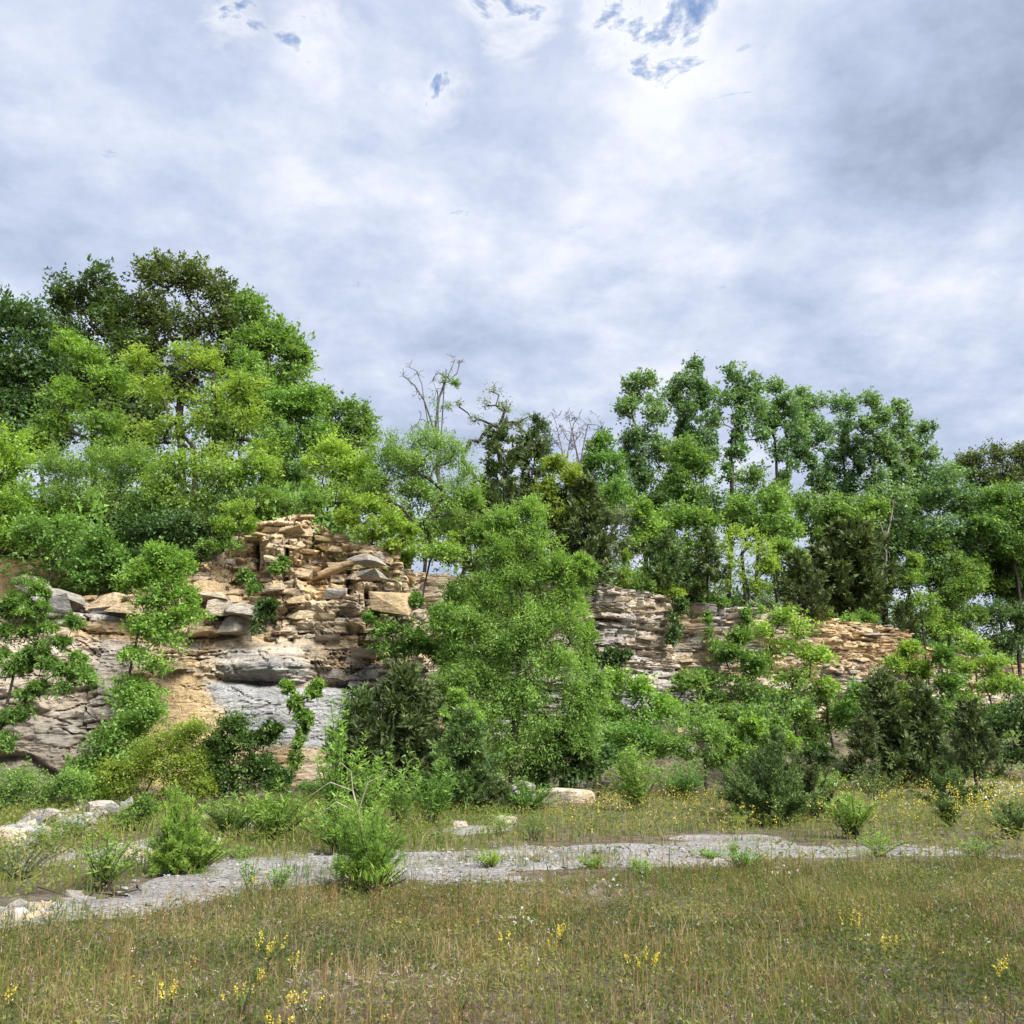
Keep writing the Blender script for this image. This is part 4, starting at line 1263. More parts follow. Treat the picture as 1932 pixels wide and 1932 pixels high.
HB = [
    ('maple_tree', 'green tree at the left foot of the poplars by the skyline dip', 'mid', 54, 1135, [(1135, 840, 30, 26), (1115, 880, 30, 34), (1150, 885, 34, 36), (1130, 935, 40, 36), (1165, 930, 30, 36)], 'broad'),
    ('maple_tree', 'dense green tree in front of the highest poplar', 'mid', 57, 1290, [(1285, 860, 40, 36), (1320, 880, 36, 30), (1270, 910, 42, 34), (1310, 930, 44, 34)], 'broad'),
    ('maple_tree', 'leafy green tree beneath the forked poplar trunk', 'mid', 56, 1420, [(1420, 900, 34, 24), (1450, 930, 40, 28), (1405, 945, 34, 26), (1470, 965, 36, 26)], 'broad'),
    ('maple_tree', 'dark green tree behind the big dark cedar under the pale poplar', 'mid', 58, 1530, [(1520, 950, 44, 28), (1560, 985, 40, 32), (1500, 990, 44, 26)], 'broad'),
    ('maple_tree', 'soft green tree under the twin poplar crowns', 'poplar', 58, 1650, [(1630, 950, 40, 26), (1680, 950, 44, 34), (1650, 1000, 44, 36), (1700, 1005, 36, 40)], 'broad'),
    ('maple_tree', 'tall dusty green tree right of the last poplar', 'poplar', 58, 1790, [(1790, 895, 36, 26), (1770, 935, 40, 34), (1815, 945, 34, 40), (1780, 1000, 46, 44), (1830, 1010, 34, 40), (1760, 1060, 40, 40)], 'broad'),
    ('oak_tree', 'brownish dark tree on the far skyline near the right edge', 'olive', 68, 1900, [(1880, 860, 34, 22), (1920, 858, 34, 22), (1838, 870, 32, 22), (1900, 895, 50, 30), (1950, 880, 36, 34), (1850, 905, 40, 30), (1810, 880, 30, 24)], 'broad'),
    ('maple_tree', 'green tree at the right edge of the picture below the brownish one', 'mid', 57, 1890, [(1890, 935, 42, 28), (1930, 950, 40, 40), (1870, 985, 44, 36), (1920, 1020, 44, 36), (1960, 990, 40, 60)], 'broad'),
    ('maple_tree', 'dark leafy tree low at the right edge above the earthy end of the cliff', 'dark', 60, 1900, [(1880, 1080, 46, 40), (1930, 1100, 44, 44), (1840, 1090, 40, 40), (1900, 1040, 50, 34)], 'broad'),
    ('maple_tree', 'dark round tree behind the yellow green tree on the right cliff', 'dark', 55, 1400, [(1380, 985, 40, 26), (1340, 965, 36, 30), (1440, 1000, 40, 26), (1400, 960, 40, 26)], 'broad'),
    ('maple_tree', 'shadowy tree behind the silvery bush under the leftmost poplar', 'dark', 56, 1210, [(1190, 945, 36, 26), (1240, 945, 36, 30), (1270, 975, 34, 28), (1215, 985, 40, 26)], 'broad'),
]
for nm, lab, mat, Y, vx, bl, st in HB:
    plant(nm, lab, 'tree', mat, Y, vx, bl, st, .15, BRUSH, over=dict(cs=.55, L=.21, W=.135))
for lab, mat, Y, vx, bl in [
    ('dark leafy tree behind the bright rim tree, left of the wide shadowy cedar', 'mid', 52, 1460, [(1440, 985, 40, 30), (1480, 1000, 40, 30), (1400, 960, 36, 28), (1460, 950, 34, 26)]),
    ('dark green tree over the wide shadowy cedar', 'mid', 56, 1590, [(1570, 960, 40, 30), (1610, 985, 40, 30), (1560, 1010, 34, 24), (1640, 960, 34, 28)]),
    ('dark tree between the wide cedar and the pointed sapling tree', 'dark', 57, 1700, [(1690, 1030, 40, 34), (1720, 1010, 36, 34), (1660, 1050, 36, 30), (1700, 1085, 44, 34)]),
    ('mid green tree standing behind the pointed sapling tree', 'mid', 58, 1770, [(1760, 1080, 40, 34), (1790, 1120, 40, 36), (1770, 1040, 36, 30), (1830, 1080, 34, 34)]),
    ('full green tree closing the treeline at the right edge', 'mid', 60, 1870, [(1850, 960, 46, 36), (1900, 985, 50, 40), (1940, 1030, 46, 44), (1870, 1040, 50, 40), (1830, 1010, 40, 36), (1900, 1090, 50, 40)]),
    ('green bushy tree above the yellowish cedars', 'mid', 50, 1300, [(1290, 975, 40, 28), (1330, 985, 36, 28), (1255, 985, 34, 28), (1300, 1020, 44, 26)]),
    ('green bushy tree between the silvery bush and the leftmost poplar', 'mid', 50, 1140, [(1130, 960, 36, 28), (1160, 930, 36, 28), (1190, 955, 34, 26)])]:
    plant('maple_tree', lab, 'tree', mat, Y, vx, bl, 'broad', .12, BRUSH, over=dict(cs=.5, L=.20, W=.13))
bare('dead_tree', 'pale slim leafless trunk standing behind the bright cliff top tree', at(1672, 1090, 56), [arc((1672, 1040, 56), (1668, 1010, 56), (1660, 985, 56)), arc((1672, 1015, 56), (1680, 985, 56), (1684, 960, 56))], .09, 77, twigs=14, tw=.6)

RIM = 'young trees and bushes along the rim of the right cliff'
plant('locust_tree', 'bright yellow green tree standing alone on the right cliff rim', 'tree', 'yellowgreen', 47, 1408,
      [(1395, 1008, 34, 20), (1370, 1035, 32, 24), (1430, 1030, 36, 24), (1400, 1065, 44, 24), (1450, 1060, 24, 22), (1380, 1090, 34, 20), (1425, 1095, 32, 20)], 'layered', .09, RIM, over=dict(cover=2.7))
plant('locust_tree', 'smaller yellow green tree right of the lone bright rim tree', 'tree', 'bright', 49, 1480, [(1475, 1035, 26, 22), (1500, 1050, 24, 18), (1460, 1062, 26, 22), (1490, 1080, 26, 18)], 'layered', .07, RIM)
cedar('cedar_tree', 'dark cedar leaning beside the lone bright rim tree', 'cedar', 48, 1500, 1040, 52, CED, ragged=.35, n=100, vbase=1160)
cedar('cedar_tree', 'wide dark shadowy cedar on the right cliff top', 'cedar', 53.5, 1600, 990, 92, CED, ragged=.3, n=200, vbase=1170, shape=.5, L=.24, W=.05)
cedar('cedar_tree', 'small low cedar at the right cliff rim beside the pale slim trunk', 'cedar', 52.6, 1695, 1135, 42, CED, n=60, vbase=1190)
plant('maple_tree', 'bright green pointed sapling tree on the far end of the right cliff', 'tree', 'bright', 53, 1725,
      [(1725, 1062, 18, 18), (1720, 1095, 28, 20), (1740, 1125, 36, 18), (1710, 1140, 34, 18), (1755, 1150, 26, 16), (1720, 1170, 30, 16)], 'layered', .07, RIM)
plant('maple_tree', 'upright mid green tree right of the pointed sapling tree', 'tree', 'mid', 55.5, 1812, [(1810, 1065, 22, 26), (1830, 1105, 28, 26), (1800, 1120, 30, 26), (1825, 1160, 40, 26), (1790, 1170, 30, 24)], 'broad', .08, RIM)
plant('shrub', 'dark rounded bush at the right edge above the cliff end', 'shrub', 'dark', 56.5, 1890, [(1880, 1160, 40, 30), (1930, 1170, 40, 36), (1900, 1205, 50, 24)], 'broad', .06, RIM)
plant('shrub', 'yellowish low bush on the rim above the earthy cliff end', 'shrub', 'bright', 55, 1790, [(1785, 1185, 26, 18), (1815, 1200, 28, 18), (1760, 1180, 16, 16)], 'layered', .04, RIM)
for vx, vy, Y, lab, mat in [(1212, 1098, 42.4, 'low bushy tuft on the rim right of the thin sapling', 'mid'), (1265, 1112, 43.0, 'bright spreading tuft above the ivy strip', 'yellowgreen'), (1350, 1128, 44.5, 'pale weedy tuft on the rim below the lone bright tree', 'fine'),
                            (1440, 1135, 46.2, 'grey green tuft on the grassy rim left of the dark cedar', 'silver'), (1545, 1155, 48.6, 'green leafy tuft on the bare rim right of the dark leaning cedar', 'mid'), (1628, 1160, 51, 'upright bright sprig on the rim below the wide cedar', 'bright'), (1600, 1170, 50.4, 'low weedy tuft at the foot of the wide cedar', 'fine')]:
    plant('shrub', lab, 'shrub', mat, Y, vx, [(vx, vy, 20, 12), (vx + 12, vy + 6, 16, 9), (vx - 13, vy + 6, 15, 9)], 'small', .02, RIM)

# ------------------------------------------------------------------ middle ground, between and below the cliffs
plant('willow_tree', 'large airy light green willow in the centre standing before the gap in the cliffs', 'tree', 'fine', 29, 962,
      [(1000, 965, 44, 26), (950, 985, 38, 30), (1010, 1020, 52, 40), (935, 1040, 46, 40), (985, 1080, 66, 40), (1050, 1075, 40, 36), (930, 1110, 60, 46), (1020, 1150, 62, 44), (1075, 1180, 28, 50), (900, 1170, 60, 50), (960, 1210, 70, 50), (1050, 1245, 56, 50),
       (900, 1260, 64, 50), (985, 1300, 70, 50), (1085, 1310, 42, 50), (920, 1340, 62, 46), (1040, 1370, 66, 48), (1095, 1390, 30, 36), (950, 1410, 56, 36), (1020, 1430, 56, 26), (860, 1200, 34, 50), (845, 1290, 38, 46), (1108, 1335, 30, 54), (865, 1395, 40, 36), (1000, 1180, 70, 50), (1075, 1110, 30, 34), (1098, 1070, 26, 26), (905, 1005, 24, 22), (1125, 1290, 20, 34), (835, 1160, 24, 30)], 'fine', .17,
      'central willow clump', depth=.8, fork=.7, over=dict(cs=.46, cover=6.0, L=.155, W=.055, n=64, flat=.5, droop=.5), lean=.0)
plant('willow_tree', 'second willow stem leaning left, darker, at the left flank of the big central willow', 'tree', 'mid', 31, 880,
      [(860, 1130, 34, 40), (850, 1200, 40, 44), (880, 1270, 46, 44), (850, 1300, 40, 36), (890, 1360, 44, 36), (840, 1240, 30, 30)], 'fine', .10, 'central willow clump')
plant('shrub', 'bright round leaved bush against the cliff at the right flank of the central willow', 'shrub', 'bright', 35, 1100, [(1098, 1150, 16, 30), (1105, 1190, 18, 30), (1100, 1240, 22, 36), (1115, 1290, 22, 30)], 'broad', .05)
LOW = 'trees and bushes growing on the rubble slope below the right cliff'
LW = [
    ('locust_tree', 'bright layered tree covering the middle of the right cliff', 'bright', 41, 1478, [(1478, 1165, 30, 22), (1445, 1195, 40, 24), (1505, 1190, 40, 24), (1475, 1225, 54, 24), (1535, 1235, 34, 26), (1430, 1250, 36, 26), (1500, 1270, 56, 26), (1555, 1290, 26, 24), (1470, 1305, 50, 26)], 'layered', .12),
    ('locust_tree', 'bright tree just left of the layered tree on the right cliff', 'mid', 40, 1400, [(1400, 1205, 28, 20), (1375, 1235, 32, 24), (1415, 1250, 32, 28), (1380, 1285, 40, 26), (1330, 1275, 26, 20), (1420, 1310, 36, 26), (1345, 1310, 36, 26)], 'layered', .10),
    ('maple_tree', 'green tree at the left foot of the right cliff', 'bright', 36, 1190, [(1160, 1290, 36, 28), (1210, 1305, 36, 26), (1150, 1330, 30, 30), (1190, 1350, 46, 28), (1250, 1330, 36, 26)], 'broad', .08),
    ('maple_tree', 'low bright tree in front of the left foot of the right cliff', 'mid', 33, 1190, [(1170, 1390, 40, 26), (1220, 1390, 42, 24), (1150, 1420, 34, 26), (1240, 1410, 34, 20)], 'broad', .06),
    ('willow_tree', 'low rounded fine leaved willow on the rubble slope', 'fine', 32, 1310, [(1310, 1365, 50, 26), (1350, 1385, 38, 28), (1280, 1400, 40, 28), (1320, 1420, 56, 26), (1365, 1425, 22, 20)], 'fine', .07),
    ('maple_tree', 'mid green tree above the low rounded willow', 'mid', 37.5, 1290, [(1300, 1290, 30, 24), (1270, 1330, 34, 24), (1330, 1340, 42, 24), (1370, 1345, 30, 22)], 'broad', .08),
    ('maple_tree', 'dense green bush on the slope right of the low willow', 'mid', 34, 1420, [(1420, 1350, 40, 28), (1455, 1370, 34, 26), (1405, 1385, 30, 22), (1500, 1345, 40, 26)], 'broad', .07),
    ('shrub', 'bright leafy shrub rising behind the wide dark juniper', 'bright', 28.5, 1420, [(1415, 1370, 24, 24), (1440, 1400, 26, 24), (1395, 1410, 26, 24), (1480, 1400, 20, 24), (1425, 1440, 34, 22)], 'layered', .05),
    ('locust_tree', 'green tree in front of the ochre part of the right cliff', 'mid', 42, 1545, [(1545, 1320, 36, 24), (1585, 1345, 32, 26), (1540, 1370, 44, 30), (1520, 1410, 36, 24)], 'broad', .08),
    ('sumac_tree', 'feathery yellow green tree before the ochre cliff end', 'yellowgreen', 44, 1712, [(1715, 1232, 22, 20), (1690, 1255, 26, 22), (1730, 1265, 24, 24), (1705, 1295, 36, 24), (1670, 1290, 20, 18), (1720, 1330, 34, 26), (1680, 1335, 30, 22)], 'layered', .07),
    ('locust_tree', 'tall bright tree at the right edge before the earthy cliff end', 'bright', 45, 1850, [(1840, 1220, 32, 22), (1870, 1250, 34, 24), (1815, 1260, 32, 26), (1860, 1290, 44, 26), (1900, 1290, 34, 30), (1820, 1310, 38, 28), (1880, 1340, 46, 30)], 'layered', .10),
    ('maple_tree', 'mid green tree between the feathery tree and the right edge tree', 'mid', 43, 1785, [(1780, 1240, 22, 26), (1790, 1290, 28, 28), (1770, 1330, 30, 28), (1800, 1365, 36, 28)], 'broad', .08),
    ('maple_tree', 'dark green tree low at the right edge above the meadow', 'dark', 42, 1890, [(1880, 1370, 44, 34), (1930, 1350, 44, 44), (1850, 1400, 36, 28), (1910, 1415, 44, 24), (1960, 1400, 40, 40)], 'broad', .09),
    ('shrub', 'dark bush under the ochre cliff between the cedars', 'mid', 39, 1620, [(1620, 1310, 30, 22), (1600, 1345, 26, 24), (1640, 1340, 28, 20)], 'broad', .05),
    ('shrub', 'shaded bush filling the slope under the layered tree', 'dark', 36.5, 1480, [(1480, 1330, 60, 26), (1540, 1420, 30, 24), (1370, 1390, 30, 24)], 'broad', .06),
    ('shrub', 'low dark bushes under the central willow beside the pale rounded boulder', 'dark', 29.5, 1050, [(1030, 1440, 44, 34), (1080, 1455, 36, 28), (1000, 1470, 36, 26), (1110, 1440, 30, 30), (1060, 1410, 40, 30)], 'broad', .05),
    ('shrub', 'dark undergrowth bush at the base of the central willow on its right', 'dark', 31.5, 1125, [(1120, 1350, 26, 50), (1130, 1420, 30, 30), (1110, 1300, 20, 30)], 'broad', .05),
]
for nm, lab, mat, Y, vx, bl, st, tr in LW:
    plant(nm, lab, 'shrub' if nm == 'shrub' else 'tree', mat, Y, vx, bl, st, tr, LOW)
CL2 = 'cedars and junipers on the quarry floor'
cedar('cedar_tree', 'broad dark cedar mass before the ochre cliff', 'cedar', 37, 1640, 1272, 60, CL2, ragged=.4, n=180, shape=.85)
cedar('cedar_tree', 'second dark cedar overlapping the broad one on its right', 'cedar', 36.5, 1708, 1292, 52, CL2, ragged=.4, n=150, shape=.85)
cedar('cedar_tree', 'small dark cedar low in front of the broad cedar mass on its left', 'cedar', 35, 1598, 1350, 40, CL2, ragged=.4, n=100, shape=.8)
cedar('cedar_tree', 'single pointed cedar with a bare lower trunk near the right edge', 'cedar', 30, 1792, 1322, 52, CL2, ragged=.3, n=110, trunkvis=.22, vbase=1500)
cedar('juniper', 'low dark juniper spreading under the pointed cedar', 'cedarb', 28, 1800, 1455, 66, CL2, base=on_ground(1800, 1522), vase=True, n=90)
jb = on_ground(1462, 1556)
cedar('juniper', 'wide V shaped dark green juniper at the far edge of the gravel track', 'cedarb', 0, 0, 1420, 80, CL2, base=jb, ragged=.35, n=150, vase=True, up=1.0, L=.15, W=.034, seed=5)
cedar('cedar_tree', 'green pointed young cedar rising out of the middle of the wide juniper', 'cedarb', 0, 0, 1378, 40, CL2, base=on_ground(1468, 1552), ragged=.45, n=120, shape=.9, up=.9, L=.15, W=.03, seed=15)
cedar('juniper', 'right wing of the wide juniper, darker and lower, sprawling', 'cedar', 0, 0, 1440, 62, CL2, base=on_ground(1525, 1548), ragged=.35, n=120, vase=True, up=.9, L=.15, W=.034, seed=6)
cedar('juniper', 'left wing of the wide juniper, green and leaning outward', 'cedarb', 0, 0, 1425, 44, CL2, base=on_ground(1400, 1538), ragged=.35, n=90, vase=True, up=1.0, L=.15, W=.034, seed=7)
cedar('cedar_tree', 'dark brown green cedar at the foot of the left cliff beside the central willow', 'cedar', 26.5, 770, 1262, 88, CL2, ragged=.35, n=230, shape=.6, dens=1.1)
cedar('cedar_tree', 'deep green cedar hugging the cliff left of the brown green cedar', 'cedarb', 27.2, 690, 1300, 50, CL2, ragged=.3, n=120, shape=.6)
cedar('cedar_tree', 'bluish green pointed cedar in front of the central willow trunk', 'cedarb', 24.5, 885, 1345, 66, CL2, ragged=.3, n=150, shape=.75, dens=1.1)
cedar('cedar_tree', 'small dark cedar low at the right side of the bluish green cedar', 'cedar', 24, 945, 1478, 40, CL2, ragged=.3, n=60)
plant('sapling', 'bright green leafy sapling between the brown green cedar and the willow', 'sapling', 'bright', 25.8, 880, [(865, 1320, 16, 20), (890, 1345, 20, 18), (870, 1375, 18, 24), (845, 1350, 12, 16), (900, 1365, 14, 12)], 'small', .03)
plant('shrub', 'mid green shrub clinging to the left cliff beside its right corner', 'shrub', 'mid', 30.2, 750, [(735, 1185, 40, 26), (775, 1200, 36, 26), (740, 1220, 40, 22), (700, 1165, 16, 14), (800, 1215, 20, 18)], 'broad', .05, base=at(748, 1240, 30.6))
plant('sapling', 'thin Y shaped ivy clad stem against the smooth blue grey wall', 'sapling', 'bright', 28.2, 565, [(545, 1295, 14, 12), (590, 1305, 14, 12), (560, 1325, 18, 14), (575, 1350, 16, 16), (566, 1385, 8, 22), (560, 1425, 6, 24), (600, 1290, 10, 8)], 'ivy', .04)
IVY = 'ivy patches on the cliff faces'
for lab, Y, bl, mat in [
    ('ivy patch in the hollow beside the overhanging block of the left cliff', 29.6, [(497, 1155, 16, 26), (485, 1175, 10, 18), (510, 1142, 12, 14)], 'dark'),
    ('small leafy vine below the rock peak left of the dark crack', 29.8, [(465, 1085, 18, 10), (480, 1105, 10, 16), (520, 1070, 14, 10), (532, 1060, 10, 18)], 'mid'),
    ('little green tuft high on the right part of the left cliff', 30.0, [(786, 1130, 10, 10)], 'mid'),
    ('dark heart shaped ivy at the base of the right cliff', 40.2, [(1165, 1237, 16, 12), (1150, 1232, 10, 10), (1160, 1262, 12, 14), (1182, 1233, 10, 8)], 'dark'),
    ('dark ivy bulge left of the heart shaped ivy', 40.0, [(1122, 1240, 16, 16), (1110, 1225, 12, 10)], 'dark'),
    ('ivy strip hanging down a recess of the right cliff', 42.2, [(1275, 1165, 16, 30), (1268, 1195, 12, 20), (1285, 1140, 14, 16)], 'dark'),
    ('green ivy trailing down the cliff under the pale weedy tuft', 43.6, [(1340, 1200, 10, 24), (1352, 1225, 12, 16), (1370, 1235, 12, 10), (1335, 1168, 8, 14)], 'mid'),
    ('ivy mat draped over the rim left of the bright layered tree', 45.0, [(1425, 1150, 22, 7), (1410, 1160, 10, 14), (1405, 1185, 8, 16)], 'mid'),
]:
    plant('ivy_patch', lab, 'ivy', mat, Y, bl[0][0], bl, 'ivy', 0, IVY, base=at(bl[0][0], bl[0][1], Y + .3), depth=.7)

# foot of the left cliff
FOOT = 'bushes and saplings at the foot of the left cliff'
plant('sapling', 'slim leaning sapling with drooping leaf sprays at the far left before the cliff', 'sapling', 'mid', 26, 32,
      [(x + R.normal(0, 26), y + R.normal(0, 18), 16, 10) for x, y in [(60, 1170), (20, 1140), (110, 1240), (70, 1280), (40, 1220), (130, 1270), (25, 1340), (60, 1120), (90, 1200)] for _ in range(3)] + [(60, 1160, 34, 18), (25, 1130, 30, 18), (20, 1190, 30, 18), (75, 1215, 36, 16), (130, 1255, 44, 18), (165, 1275, 26, 14), (110, 1290, 34, 14), (30, 1255, 24, 14), (40, 1330, 30, 12), (10, 1390, 20, 20), (60, 1105, 30, 14)], 'fine', .07, FOOT, fork=.6, over=dict(cover=3.2, cs=.48, L=.17, W=.065, flat=.6, droop=.7, n=60))
plant('sapling', 'climbing leafy sapling running up the left cliff to the ledge', 'sapling', 'bright', 27.4, 235,
      [(300, 1045, 34, 22), (335, 1065, 32, 26), (260, 1100, 40, 26), (300, 1120, 50, 30), (345, 1155, 40, 26), (290, 1170, 44, 26), (245, 1310, 44, 26), (280, 1075, 30, 22), (310, 1100, 44, 24), (340, 1125, 32, 20), (290, 1140, 40, 22), (330, 1165, 42, 18), (275, 1180, 38, 22), (320, 1200, 40, 18), (260, 1230, 36, 20), (300, 1250, 38, 16), (250, 1280, 40, 18), (275, 1330, 40, 20), (240, 1360, 34, 20), (290, 1300, 34, 14)],
      'broad', .06, FOOT, fork=.75, over=dict(cover=4.4, cs=.42, L=.16, W=.09))
plant('shrub', 'dark bush at the foot of the climbing sapling', 'shrub', 'mid', 26.4, 240, [(235, 1375, 46, 32), (200, 1410, 46, 34), (275, 1345, 38, 28), (175, 1440, 40, 30), (250, 1430, 50, 36), (160, 1480, 40, 26)], 'broad', .05, FOOT)
plant('shrub', 'golden green bush before the cliff, lightest of the foot bushes', 'shrub', 'gold', 24.5, 300,
      [(260, 1450, 50, 28), (320, 1465, 54, 26), (235, 1480, 40, 24), (360, 1440, 40, 30), (300, 1500, 60, 22), (385, 1480, 30, 24), (330, 1400, 46, 32), (365, 1380, 42, 26), (280, 1425, 44, 28), (210, 1455, 34, 26), (335, 1435, 50, 34), (345, 1480, 50, 30)], 'small', .05, FOOT, over=dict(cs=.36, cover=5.5))
plant('shrub', 'dark glossy round leaved bush right of the golden green bush', 'shrub', 'glossy', 25, 450,
      [(440, 1370, 36, 22), (470, 1400, 44, 28), (420, 1410, 40, 28), (455, 1450, 52, 30), (500, 1390, 24, 16), (410, 1460, 36, 26), (490, 1440, 36, 28), (515, 1375, 16, 12), (450, 1480, 56, 26), (405, 1420, 34, 36), (520, 1470, 28, 24)], 'small', .05, FOOT, over=dict(cs=.38, cover=6.5, L=.14, W=.08))
plant('shrub', 'low dark green and golden bush at the far left behind the rubble', 'shrub', 'mid', 23.5, 60, [(40, 1480, 50, 30), (95, 1490, 46, 28), (10, 1500, 44, 30), (60, 1515, 56, 20), (140, 1480, 36, 28), (-30, 1480, 40, 40)], 'small', .04, FOOT, over=dict(cs=.36, cover=5.5))
plant('shrub', 'brownish golden low bush between the rubble and the golden green bush', 'shrub', 'gold', 24.5, 165, [(165, 1475, 34, 18), (195, 1490, 30, 20), (140, 1470, 26, 16)], 'small', .04, FOOT)
plant('shrub', 'small low dark bush behind the bright feathery cedar', 'shrub', 'mid', 19.5, 255, [(250, 1545, 26, 20), (270, 1525, 24, 18)], 'small', .03, FOOT)

# saplings and feathery plants nearer the camera
NEAR = 'feathery plants between the cliff and the gravel track'
cedar('cedar_tree', 'bright green feathery young cedar at the left edge of the gravel track', 'feather', 0, 0, 1505, 44, NEAR, base=on_ground(325, 1652), ragged=.25, n=170, vase=True, up=1.0, L=.12, W=.020, dens=1.7, seed=41)
shoots('shrub', 'mound of feathery green growth at the right foot of the young cedar', 'shrub', 'feather', on_ground(372, 1648), .62, .45, 70, (.07, .016), 70, NEAR, sub=.10)
shoots('sapling', 'tall pale green sapling with pointed leaves right of the smooth wall', 'sapling', 'feather', on_ground(630, 1590), 2.7, .55, 16, (.12, .030), 150, NEAR, sub=.13, stemr=.012)
shoots('sapling', 'tall green shoots with upright tips before the dark cedar', 'sapling', 'feather', on_ground(700, 1570), 1.9, .75, 22, (.12, .030), 120, NEAR, sub=.14)
shoots('sapling', 'pale upright shoots in front of the brown green cedar', 'sapling', 'fine', on_ground(752, 1562), 1.9, .55, 18, (.12, .032), 110, NEAR, sub=.15)
shoots('sapling', 'thin green shoots at the left of the bluish green cedar', 'sapling', 'feather', on_ground(815, 1556), 1.6, .65, 22, (.12, .028), 100, NEAR, sub=.16)
shoots('shrub', 'rounded grassy green bush at the cliff foot left of the tall pale sapling', 'shrub', 'feather', on_ground(515, 1585), 1.05, .9, 70, (.12, .022), 70, NEAR, sub=.08)
shoots('shrub', 'leafy weed bush between the golden bush and the grassy green bush', 'shrub', 'mid', on_ground(435, 1580), .85, .8, 50, (.10, .028), 70, NEAR, sub=.12)
nb = on_ground(695, 1685)
nr = cedar('cedar_tree', 'green bush with a bare pale leaning stem in the middle of the gravel track', 'feather', 0, 0, 1535, 62, NEAR, base=nb, ragged=.35, n=170, vase=True, up=1.0, L=.12, W=.020, dens=1.7, seed=43)
sp = [np.array([0, 0, .1]), np.array([-.08, .1, .55]), np.array([-.17, .15, .85]), np.array([-.24, .15, 1.1]), np.array([-.27, .15, 1.32]),
      np.array([-.42, .1, .98]), np.array([-.62, .05, .82]), np.array([-.06, .1, 1.2]), np.array([-.50, .1, 1.2]), np.array([-.40, .15, 1.42]), np.array([.12, .12, 1.28]), np.array([-.72, .1, 1.05])]
obj('bare_stem', tube_mesh('bare_stem', np.array(sp), np.array([-1, 0, 1, 2, 3, 2, 5, 2, 3, 4, 7, 8]), np.array([.018, .016, .013, .011, .006, .008, .005, .007, .007, .005, .004, .004]), PALEBARK), nr)
shoots('shrub', 'tall bright shoots at the left rear of the bush with the bare stem', 'shrub', 'feather', on_ground(650, 1612), 1.0, .8, 40, (.10, .022), 90, NEAR, sub=.14)
shoots('weed_clump', 'dry grassy skirt at the foot of the bush with the bare stem', 'weed', 'gold', on_ground(705, 1690), .42, .40, 70, (.10, .010), 14, NEAR, up=1.2)
shoots('sapling', 'small leaning leafy sapling on the weedy ground at the left', 'sapling', 'feather', on_ground(190, 1678), .78, .45, 22, (.075, .018), 80, NEAR, sub=.16)
shoots('sapling', 'sparse grey green weed stalks at the far left edge of the track', 'sapling', 'silver', on_ground(35, 1660), .6, .6, 22, (.06, .014), 40, NEAR)
shoots('shrub', 'upright bright green bush at the foot of the rubble slope right of the willow', 'shrub', 'feather', on_ground(1200, 1532), 2.0, .8, 36, (.15, .032), 110, NEAR, sub=.12)
shoots('shrub', 'dark low bush right of the upright bright green bush', 'shrub', 'mid', on_ground(1290, 1508), 1.2, 1.1, 50, (.14, .035), 70, NEAR, sub=.16)
shoots('shrub', 'leafy green bush spreading left of the pale boulder', 'shrub', 'mid', on_ground(1000, 1535), .95, .95, 46, (.12, .035), 70, NEAR, sub=.16)
for vx, vb, h, wd, mat, lab in [(1655, 1510, 1.25, 1.0, 'cedarb', 'feathery grey green weed bush at the foot of the broad dark cedar'), (1610, 1580, .95, .55, 'feather', 'loose green weed bush standing in the yellow flowers right of the wide juniper'),
                                (1795, 1560, .7, .35, 'cedarb', 'little dark conical juniper among the yellow flowers'), (1912, 1585, .75, .45, 'cedarb', 'little juniper at the right edge of the meadow'),
                                (1735, 1480, 1.0, .7, 'silver', 'grey green shoots before the pointed cedar'), (1900, 1470, 1.0, 1.2, 'feather', 'bright weeds at the right edge below the dark trees'), (1560, 1500, 1.0, .8, 'feather', 'soft green shoots rising behind the wide juniper on its right')]:
    shoots('shrub', lab, 'shrub', mat, on_ground(vx, vb), h, wd, 44, (.09, .022), 80, NEAR, sub=.15)
WEED = 'weed clumps growing on and beside the gravel track'
for vx, vb, h, wd, n, mat, lab in [
    (925, 1642, .34, .26, 30, 'gold', 'straggly yellow green weed clump in the middle of the track'), (1120, 1640, .20, .26, 26, 'feather', 'low flat weed clump on the bare track'), (1216, 1655, .28, .26, 28, 'fine', 'weed clump at the near edge of the track below the flat one'),
    (1338, 1622, .16, .26, 26, 'fine', 'flat spreading weed patch on the track below the wide juniper'), (1405, 1648, .46, .34, 34, 'feather', 'bright tall weed clump at the near edge of the track'), (1385, 1612, .30, .12, 8, 'mid', 'lone thin leafy stalk on the track'),
    (1395, 1560, .40, .30, 16, 'gold', 'yellow flowered stalks leaning at the left foot of the wide juniper'), (945, 1572, .45, .5, 30, 'feather', 'bright weed clump on the small bare strip'), (1005, 1582, .55, .55, 34, 'mid', 'leafy weed clump right of the small bare strip'),
    (470, 1680, .48, .18, 14, 'feather', 'thin tall weed at the near edge of the track on the left'), (520, 1690, .42, .22, 20, 'feather', 'leafy weed left of the bush with the bare stem'), (452, 1622, .22, .34, 30, 'mid', 'low dense weed patch beside the feathery young cedar'),
    (95, 1600, .55, .55, 34, 'feather', 'tall green weeds before the rubble heap'), (150, 1580, .5, .6, 34, 'feather', 'green weeds at the right end of the rubble heap'), (1660, 1612, .42, .5, 36, 'feather', 'bright weeds crossing the track at the right'), (1845, 1618, .35, .5, 30, 'fine', 'pale weeds on the thin right end of the track')]:
    shoots('weed_clump', lab, 'weed', mat, on_ground(vx, vb), h, wd, n, (.055, .014), 36, WEED, sub=.16, stemr=.004)
